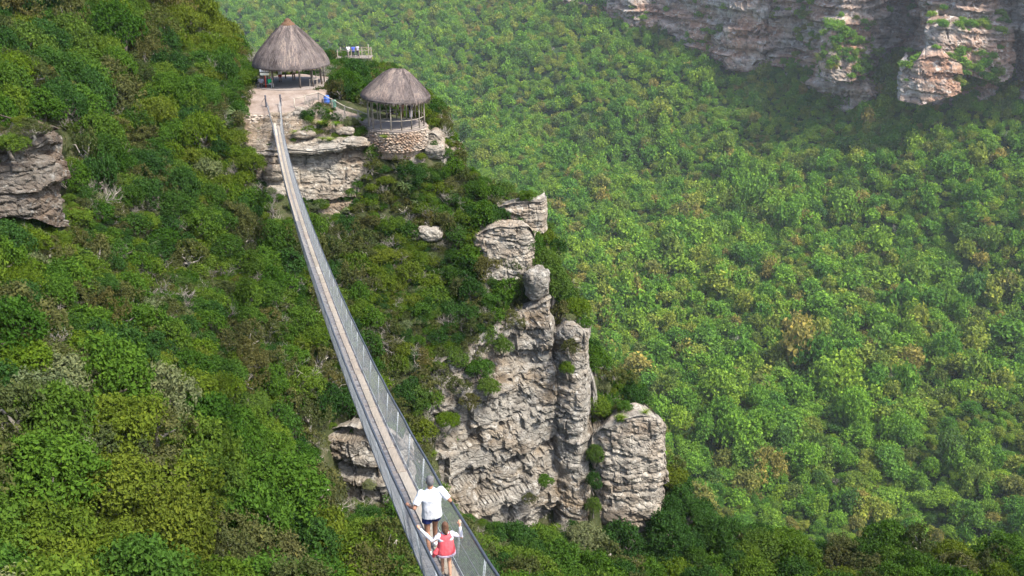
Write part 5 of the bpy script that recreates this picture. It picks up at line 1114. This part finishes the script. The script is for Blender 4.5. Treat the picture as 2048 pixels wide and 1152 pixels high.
def person(name, label, loc, rz, h, J, skin, hair, top, bottom, shoes, voxel=0.012, sleeves=0.5, legs_cloth=0.55, hair_long=False, child=False, group=None, extra=None):
    root = empty(name, loc, rz); s = h / 1.75; root.scale = (s, s, s); tag(root, label, 'person', group)
    V3 = Vector; pel, che, nek = V3(J['pelvis']), V3(J['chest']), V3(J['neck']); hd = V3(J['head']); hr = 1.16 if child else 1.0
    b = MB()
    ell(b, hd, (0.075 * hr, 0.095 * hr, 0.118 * hr)); ell(b, hd + V3((0, 0.045, -0.055)) * hr, (0.055 * hr, 0.06 * hr, 0.06 * hr)); ell(b, hd + V3((0, 0.105, -0.015)) * hr, (0.014, 0.022, 0.026))
    for sx in (-1, 1): ell(b, hd + V3((0.078 * hr * sx, -0.01, -0.01)), (0.012, 0.024, 0.034)); 
    b.tube([nek - V3((0, 0, 0.04)), hd - V3((0, 0.01, 0.06))], [0.062, 0.055], 10)
    up = (che - pel); loft(b, [(pel.x, pel.y, pel.z - 0.08, 0.13, 0.10), (pel.x, pel.y, pel.z + 0.05, 0.155, 0.115), ((pel.x + che.x) / 2, (pel.y + che.y) / 2, (pel.z + che.z) / 2, 0.15, 0.105), (che.x, che.y, che.z, 0.175, 0.12), (nek.x, nek.y, nek.z - 0.03, 0.10, 0.075)])
    for i, sx in enumerate((-1, 1)):
        sh, el_, wr = V3(J['shoulder'][i]), V3(J['elbow'][i]), V3(J['wrist'][i]); b.tube([sh, (sh + el_) / 2, el_, (el_ + wr) / 2, wr], [0.056, 0.05, 0.042, 0.038, 0.028], 10); ell(b, sh, (0.06, 0.06, 0.06)); ell(b, el_, (0.042, 0.042, 0.042))
        hand(b, wr, (wr - el_) if 'hand' not in J else J['hand'][i], sx, J.get('curl', 0.9))
        hp, kn, an = V3(J['hip'][i]), V3(J['knee'][i]), V3(J['ankle'][i]); b.tube([hp, (hp + kn) / 2, kn, (kn * 0.65 + an * 0.35), an], [0.088, 0.075, 0.056, 0.054, 0.036], 10); ell(b, kn, (0.055, 0.055, 0.058))
        ft = V3(J.get('toe', ((0, 1, 0), (0, 1, 0)))[i]).normalized(); b.tube([an - V3((0, 0, 0.04)) - ft * 0.05, an - V3((0, 0, 0.045)) + ft * 0.06, an - V3((0, 0, 0.055)) + ft * 0.16], [0.036, 0.038, 0.024], 8)
    skin_obj('body', b, skin, root, voxel)
    c = MB()
    loft(c, [(pel.x, pel.y, pel.z - (0.12 if not child else 0.12), 0.215, 0.17), (pel.x, pel.y, pel.z + 0.12, 0.20, 0.155), ((pel.x + che.x) / 2, (pel.y + che.y) / 2, (pel.z + che.z) / 2 + 0.03, 0.20, 0.148), (che.x, che.y, che.z, 0.22, 0.15), (che.x * .4 + nek.x * .6, che.y * .4 + nek.y * .6, che.z * .4 + nek.z * .6, 0.17, 0.115), (nek.x, nek.y, nek.z + 0.005, 0.075, 0.07)])
    if sleeves:
        for i in (0, 1):
            sh, el_, wr = V3(J['shoulder'][i]), V3(J['elbow'][i]), V3(J['wrist'][i])
            if sleeves <= 1: e = sh + (el_ - sh) * sleeves; c.tube([sh + V3((0, 0, 0.005)), (sh + e) / 2, e], [0.082, 0.08, 0.078], 10); ell(c, sh, (0.085, 0.085, 0.082))
            else: c.tube([sh, (sh + el_) / 2, el_, el_ + (wr - el_) * 0.85], [0.07, 0.062, 0.056, 0.044], 10); ell(c, sh, (0.076, 0.076, 0.074))
    so = skin_obj('shirt', c, top, root, voxel)
    if voxel < 0.015: folds(so)
    if bottom is not None:
        g = MB(); loft(g, [(pel.x, pel.y, pel.z - 0.12, 0.165, 0.135), (pel.x, pel.y, pel.z + 0.1, 0.16, 0.125)])
        for i in (0, 1):
            hp, kn, an = V3(J['hip'][i]), V3(J['knee'][i]), V3(J['ankle'][i])
            if legs_cloth <= 1: e = hp + (kn - hp) * legs_cloth; g.tube([hp, (hp + e) / 2, e], [0.11, 0.112, 0.112], 10)
            else: g.tube([hp, (hp + kn) / 2, kn, an], [0.105, 0.092, 0.074, 0.06], 10)
        skin_obj('shorts' if legs_cloth <= 1 else 'trousers', g, bottom, root, voxel)
    hh = MB(); ell(hh, hd + V3((0, -0.016, 0.018)) * hr, (0.083 * hr, 0.098 * hr, 0.118 * hr))
    if hair_long:
        ell(hh, hd + V3((0, -0.05, -0.05)) * hr, (0.085 * hr, 0.07 * hr, 0.12 * hr)); hh.tube([hd + V3((0, -0.09, -0.03)), hd + V3((0.01, -0.12, -0.12)), hd + V3((0.015, -0.10, -0.22))], [0.06, 0.055, 0.025], 8); ell(hh, hd + V3((0, -0.09, 0.1)), (0.035, 0.035, 0.035))
    ho = skin_obj('hair', hh, hair, root, voxel, 1)
    if shoes is not None:
        for i in (0, 1):
            an = V3(J['ankle'][i]); ft = V3(J.get('toe', ((0, 1, 0), (0, 1, 0)))[i]).normalized(); q = MB(); q.tube([an + V3((0, 0, -0.01)) - ft * 0.065, an - V3((0, 0, 0.04)) - ft * 0.06, an - V3((0, 0, 0.04)) + ft * 0.07, an - V3((0, 0, 0.055)) + ft * 0.18], [0.036, 0.045, 0.048, 0.03], 8); skin_obj('shoe', q, shoes, root, voxel)
    if extra: extra(root, J)
    return root
STAND = dict(pelvis=(0, 0, 0.98), chest=(0, 0.01, 1.3), neck=(0, 0.02, 1.48), head=(0, 0.04, 1.63), shoulder=((-0.19, 0.01, 1.42), (0.19, 0.01, 1.42)), elbow=((-0.25, -0.02, 1.15), (0.25, -0.02, 1.15)), wrist=((-0.22, 0.10, 0.93), (0.22, 0.10, 0.93)), hip=((-0.09, 0, 0.95), (0.09, 0, 0.95)), knee=((-0.1, 0.03, 0.52), (0.1, 0.03, 0.52)), ankle=((-0.1, -0.01, 0.09), (0.1, -0.01, 0.09)))
SIT = dict(pelvis=(0, 0, 0.52), chest=(0, 0.02, 0.84), neck=(0, 0.04, 1.02), head=(0, 0.07, 1.17), shoulder=((-0.19, 0.02, 0.96), (0.19, 0.02, 0.96)), elbow=((-0.25, 0.05, 0.70), (0.25, 0.05, 0.70)), wrist=((-0.14, 0.26, 0.62), (0.14, 0.26, 0.62)), hip=((-0.09, 0.03, 0.5), (0.09, 0.03, 0.5)), knee=((-0.11, 0.44, 0.5), (0.11, 0.44, 0.5)), ankle=((-0.11, 0.42, 0.09), (0.11, 0.42, 0.09)))
# the man walking away along the bridge, both hands on the cables
def on_bridge(px_):
    """station whose deck middle is seen in column px_"""
    best = min(np.arange(10, 40, 0.05), key=lambda y: abs(1024 + F * bp(y).x / (bp(y).y * CT - bp(y).z * ST) - px_)); return float(best)
def rail_local(root_loc, rz, s, Y, side):
    p = bp(Y, side * half_rail(Y), 1.12) - root_loc; return (Matrix.Rotation(-rz, 3, 'Z') @ p) / s
YM = 16.15; ml = bp(YM, 0.03, 0.037); rzb = math.atan2(-BD.x, BD.y)
sM = 1.74 / 1.75; hl = rail_local(ml, rzb, sM, YM + 0.22, -1) + Vector((0.02, -0.09, 0.05)); hr_ = rail_local(ml, rzb, sM, YM + 0.34, 1) + Vector((-0.02, -0.09, 0.05))
MAN = dict(pelvis=(0, 0, 0.97), chest=(0, 0.02, 1.29), neck=(0, 0.05, 1.47), head=(0.0, 0.085, 1.62), shoulder=((-0.205, 0.02, 1.41), (0.205, 0.03, 1.41)), elbow=((-0.37, -0.12, 1.17), (0.38, -0.06, 1.18)), wrist=(tuple(hl), tuple(hr_)), hand=((0, 1, -0.12), (0, 1, -0.12)), curl=1.0,
           hip=((-0.095, 0, 0.94), (0.095, 0, 0.94)), knee=((-0.11, -0.02, 0.5), (0.08, 0.12, 0.53)), ankle=((-0.11, -0.20, 0.13), (0.08, 0.16, 0.09)))
person('person', 'man in white T-shirt and navy shorts walking away on the bridge', ml, rzb, 1.74, MAN, SKIN_D, HAIR_G, cloth('white_cotton', (0.47, 0.48, 0.50), 0.08), cloth('navy', (0.02, 0.028, 0.10)), cloth('white_shoe', (0.7, 0.7, 0.7)), 0.011, 0.78, 0.5)
# the girl behind him
YG = 14.9; gl = bp(YG, 0.05, 0.037); sG = 1.24 / 1.75
gll = rail_local(gl, rzb, sG, YG + 0.30, -1) + Vector((0.03, -0.10, 0.06))
GIRL = dict(pelvis=(0, 0, 0.95), chest=(0, 0.01, 1.24), neck=(0, 0.03, 1.40), head=(0.0, 0.05, 1.57), shoulder=((-0.175, 0.02, 1.33), (0.175, 0.02, 1.33)), elbow=((-0.36, 0.0, 1.20), (0.43, -0.06, 1.22)), wrist=(tuple(gll), (0.42, 0.10, 1.50)), hand=((0, 1, -0.1), (0.05, 0.25, 1)), curl=0.9,
            hip=((-0.085, 0, 0.92), (0.085, 0, 0.92)), knee=((-0.09, 0.10, 0.52), (0.08, 0.0, 0.49)), ankle=((-0.08, 0.10, 0.09), (0.07, -0.16, 0.12)))
PINK = cloth('coral_cotton', (0.56, 0.085, 0.10), 0.1); HEM = cloth('grey_hem', (0.30, 0.24, 0.30)); PINK2 = cloth('pink_cotton', (0.75, 0.05, 0.13))
def tunic(root, J):
    q = MB(); loft(q, [(0, -0.0, 0.80, 0.265, 0.215), (0, 0, 1.0, 0.235, 0.19), (0, 0.005, 1.18, 0.205, 0.16), (0, 0.01, 1.30, 0.185, 0.135), (0, 0.02, 1.385, 0.14, 0.095)]); folds(skin_obj('tunic', q, PINK, root, 0.014))
    q = MB(); loft(q, [(0, 0, 0.735, 0.28, 0.228), (0, 0, 0.80, 0.272, 0.222)]); skin_obj('hem_band', q, HEM, root, 0.014)
    q = MB(); q.tube([(-0.22, -0.05, 0.98), (-0.30, -0.06, 0.85), (-0.36, -0.02, 0.70)], [0.05, 0.075, 0.035], 8); skin_obj('tied_jacket', q, PINK, root, 0.014)
person('person', 'girl in coral tunic over white sleeves following the man on the bridge', gl, rzb, 1.24, GIRL, SKIN_L, HAIR_B, cloth('white_knit', (0.46, 0.45, 0.48), 0.05), PINK2, cloth('tan_shoe', (0.40, 0.30, 0.2)), 0.012, 2.0, 0.45, True, True, extra=tunic)
# visitors at the huts and on the lookout
GREEN = cloth('bright_green', (0.02, 0.42, 0.16)); WHITE = cloth('white_top', (0.75, 0.74, 0.76)); BLUE = cloth('blue_top', (0.06, 0.10, 0.42)); DARK = cloth('dark_cloth', (0.03, 0.03, 0.035)); GREY = cloth('grey_top', (0.28, 0.27, 0.32)); RED = cloth('red_cloth', (0.42, 0.06, 0.06)); BROWN = cloth('brown_cloth', (0.22, 0.12, 0.08))
def floor1(px_, py_):
    d_ = at(px_, py_, 1.0); Yv = -18.9 / (d_.z); p = at(px_, py_, Yv)
    if p.y < 102: p = at(px_, py_, p.y); 
    return p
def floor_at(px_, py_, z): d_ = at(px_, py_, 1.0); return at(px_, py_, z / d_.z)
vis = 'visitors at the huts'
pb = floor_at(532, 176, -18.5)
bench = empty('bench', pb, 0.0); tag(bench, 'low wooden bench under the sign by the larger hut', 'bench')
MB().box((0, 0, 0.42), (1.7, 0.4, 0.06)).build('seat', M['pole'], bench)
for sx in (-0.7, 0.7): MB().box((sx, 0, 0.19), (0.08, 0.36, 0.40)).build('leg', M['pole'], bench)
person('person', 'visitor in bright green top seated on the bench under the sign', pb + Vector((0.42, 0.0, 0.0)), -math.pi / 2 - 0.5, 1.68, SIT, SKIN_D, HAIR_K, GREEN, cloth('white_trousers', (0.6, 0.58, 0.56)), DARK, 0.02, 2.0, 2.0, group=vis)
person('person', 'visitor in grey top seated left of the one in green', pb + Vector((-0.45, 0.05, 0.0)), math.pi + 0.2, 1.7, SIT, SKIN_D, HAIR_K, GREY, DARK, DARK, 0.02, 1.0, 2.0, group=vis)
pz = floor_at(561, 164, -18.4); person('person', 'visitor in pale top and red shorts standing inside the larger hut', pz, 0.4, 1.7, STAND, SKIN_D, HAIR_K, WHITE, RED, DARK, 0.02, 0.6, 0.9, group=vis)
pz = floor_at(588, 161, -18.4); person('person', 'visitor in dark green top standing at the back of the larger hut', pz, 0.2, 1.75, STAND, SKIN_D, HAIR_K, cloth('dark_green_top', (0.03, 0.12, 0.02)), BROWN, DARK, 0.02, 0.8, 2.0, group=vis)
for px_, py_, rz_, tp, bt, lab, J in ((784, 236, 2.6, DARK, DARK, 'visitor in black seated inside the smaller hut', SIT), (804, 236, 3.4, BROWN, BROWN, 'visitor in brown standing inside the smaller hut', STAND), (822, 236, 0.3, DARK, GREY, 'visitor in dark top standing at the right side of the smaller hut', STAND)):
    pz = floor_at(px_, py_, -20.72); person('person', lab, pz, rz_, 1.68, J, SKIN_D, HAIR_K, tp, bt, DARK, 0.02, 1.0, 2.0, group=vis)
sb = empty('bench', floor_at(784, 236, -20.72)); tag(sb, 'wooden bench inside the smaller hut', 'bench'); MB().box((0, 0, 0.42), (1.3, 0.4, 0.06)).build('seat', M['pole'], sb)
for sx in (-0.5, 0.5): MB().box((sx, 0, 0.19), (0.08, 0.36, 0.40)).build('leg', M['pole'], sb)
for k, (dx, dy, tp, bt, lab) in enumerate(((-1.05, -0.5, WHITE, DARK, 'visitor in white shirt on the lookout platform'), (-0.3, -0.45, BLUE, DARK, 'visitor in blue shirt on the lookout platform'), (0.25, 0.1, GREY, DARK, 'visitor in grey behind the blue shirt on the lookout platform'))):
    person('person', lab, dk + Vector((dx, dy, 0.0)), 0.3 * k, 1.72, STAND, SKIN_D, HAIR_K, tp, bt, DARK, 0.02, 0.7, 2.0, group='visitors on the lookout platform')

# ------------------------------------------------------------------ small things at the huts
sg = floor_at(532, 177, -18.5) + Vector((0.1, -0.35, 0)); sign = empty('sign', sg); tag(sign, 'white notice board on a red post in front of the larger hut', 'sign')
MB().tube([(0, 0, -0.3), (0, 0, 2.2)], 0.055, 8).build('post', cloth('red_paint', (0.35, 0.05, 0.03)), sign, True)
MB().box((0, -0.08, 1.98), (0.95, 0.05, 0.24)).build('upper_panel', cloth('sign_white', (0.78, 0.78, 0.76), 0.03), sign); MB().box((0, -0.08, 1.62), (0.95, 0.05, 0.26)).build('lower_panel', cloth('sign_cream', (0.68, 0.66, 0.52), 0.05), sign); MB().box((0, -0.075, 1.805), (0.93, 0.04, 0.11)).build('dark_band', cloth('sign_black', (0.03, 0.03, 0.03)), sign)
bq = Vector((-19.5, 100.05, -19.55)); bar = empty('barrel', bq); tag(bar, 'blue plastic barrel bin beside the path fence', 'barrel')
M['blue'] = simple_mat('blue_plastic', (0.05, 0.13, 0.46), 0.45, 0.12, 5.0, 0.4)
MB().lathe([(0.27, 0.0), (0.30, 0.05), (0.31, 0.27), (0.325, 0.29), (0.31, 0.31), (0.31, 0.56), (0.325, 0.58), (0.31, 0.60), (0.29, 0.84), (0.25, 0.88)], 28).build('drum', M['blue'], bar, True)
MB().lathe([(0.26, 0.875), (0.285, 0.885), (0.285, 0.915), (0.26, 0.925)], 28).build('lid', M['blue'], bar, True)
bq = Vector((-18.75, 99.75, -19.8)); bar = empty('barrel', bq); tag(bar, 'pale green bin right of the blue barrel', 'barrel'); M['teal'] = simple_mat('green_plastic', (0.12, 0.30, 0.22), 0.5, 0.15, 5.0, 0.4)
MB().lathe([(0.24, 0.0), (0.27, 0.05), (0.29, 0.6), (0.31, 0.62), (0.31, 0.66)], 28).build('drum', M['teal'], bar, True); MB().lathe([(0.30, 0.655), (0.32, 0.67), (0.25, 0.74), (0.02, 0.76)], 28).build('lid', M['teal'], bar, True)
yq = floor_at(627, 166, -18.4); yb = empty('notice_board', yq); tag(yb, 'yellow board hung under the right eave of the larger hut', 'board')
MB().box((0, 0, 1.75), (0.62, 0.04, 0.62)).build('panel', cloth('yellow_paint', (0.62, 0.42, 0.02), 0.05), yb); MB().box((0, 0.04, 1.75), (0.68, 0.03, 0.68)).build('frame', M['pole'], yb)
for sx in (-0.3, 0.3): MB().tube([(sx, 0.06, -0.05), (sx, 0.06, 2.9)], 0.03, 6).build('support', M['pole'], yb, True)
tq = floor_at(628, 172, -18.4); tb = empty('table', tq); tag(tb, 'small wooden table at the right side of the larger hut', 'table'); MB().box((0, 0, 0.74), (0.9, 0.6, 0.05)).build('table_top', M['pole_pale'], tb)
for sx in (-0.38, 0.38):
    for sy in (-0.24, 0.24): MB().box((sx, sy, 0.36), (0.06, 0.06, 0.72)).build('leg', M['pole_pale'], tb)

# ------------------------------------------------------------------ air
hm, nt, out = new_mat('haze_air'); pv = N(nt, 'ShaderNodeVolumePrincipled')
pv.inputs['Color'].default_value = (0.86, 0.93, 1.0, 1); pv.inputs['Density'].default_value = 0.00007; pv.inputs['Anisotropy'].default_value = 0.2
nt.links.new(pv.outputs[0], out.inputs['Volume'])
mbh = MB().box((0, 690, -75), (2000, 1700, 330))
tag(mbh.build('haze', hm), kind='stuff')
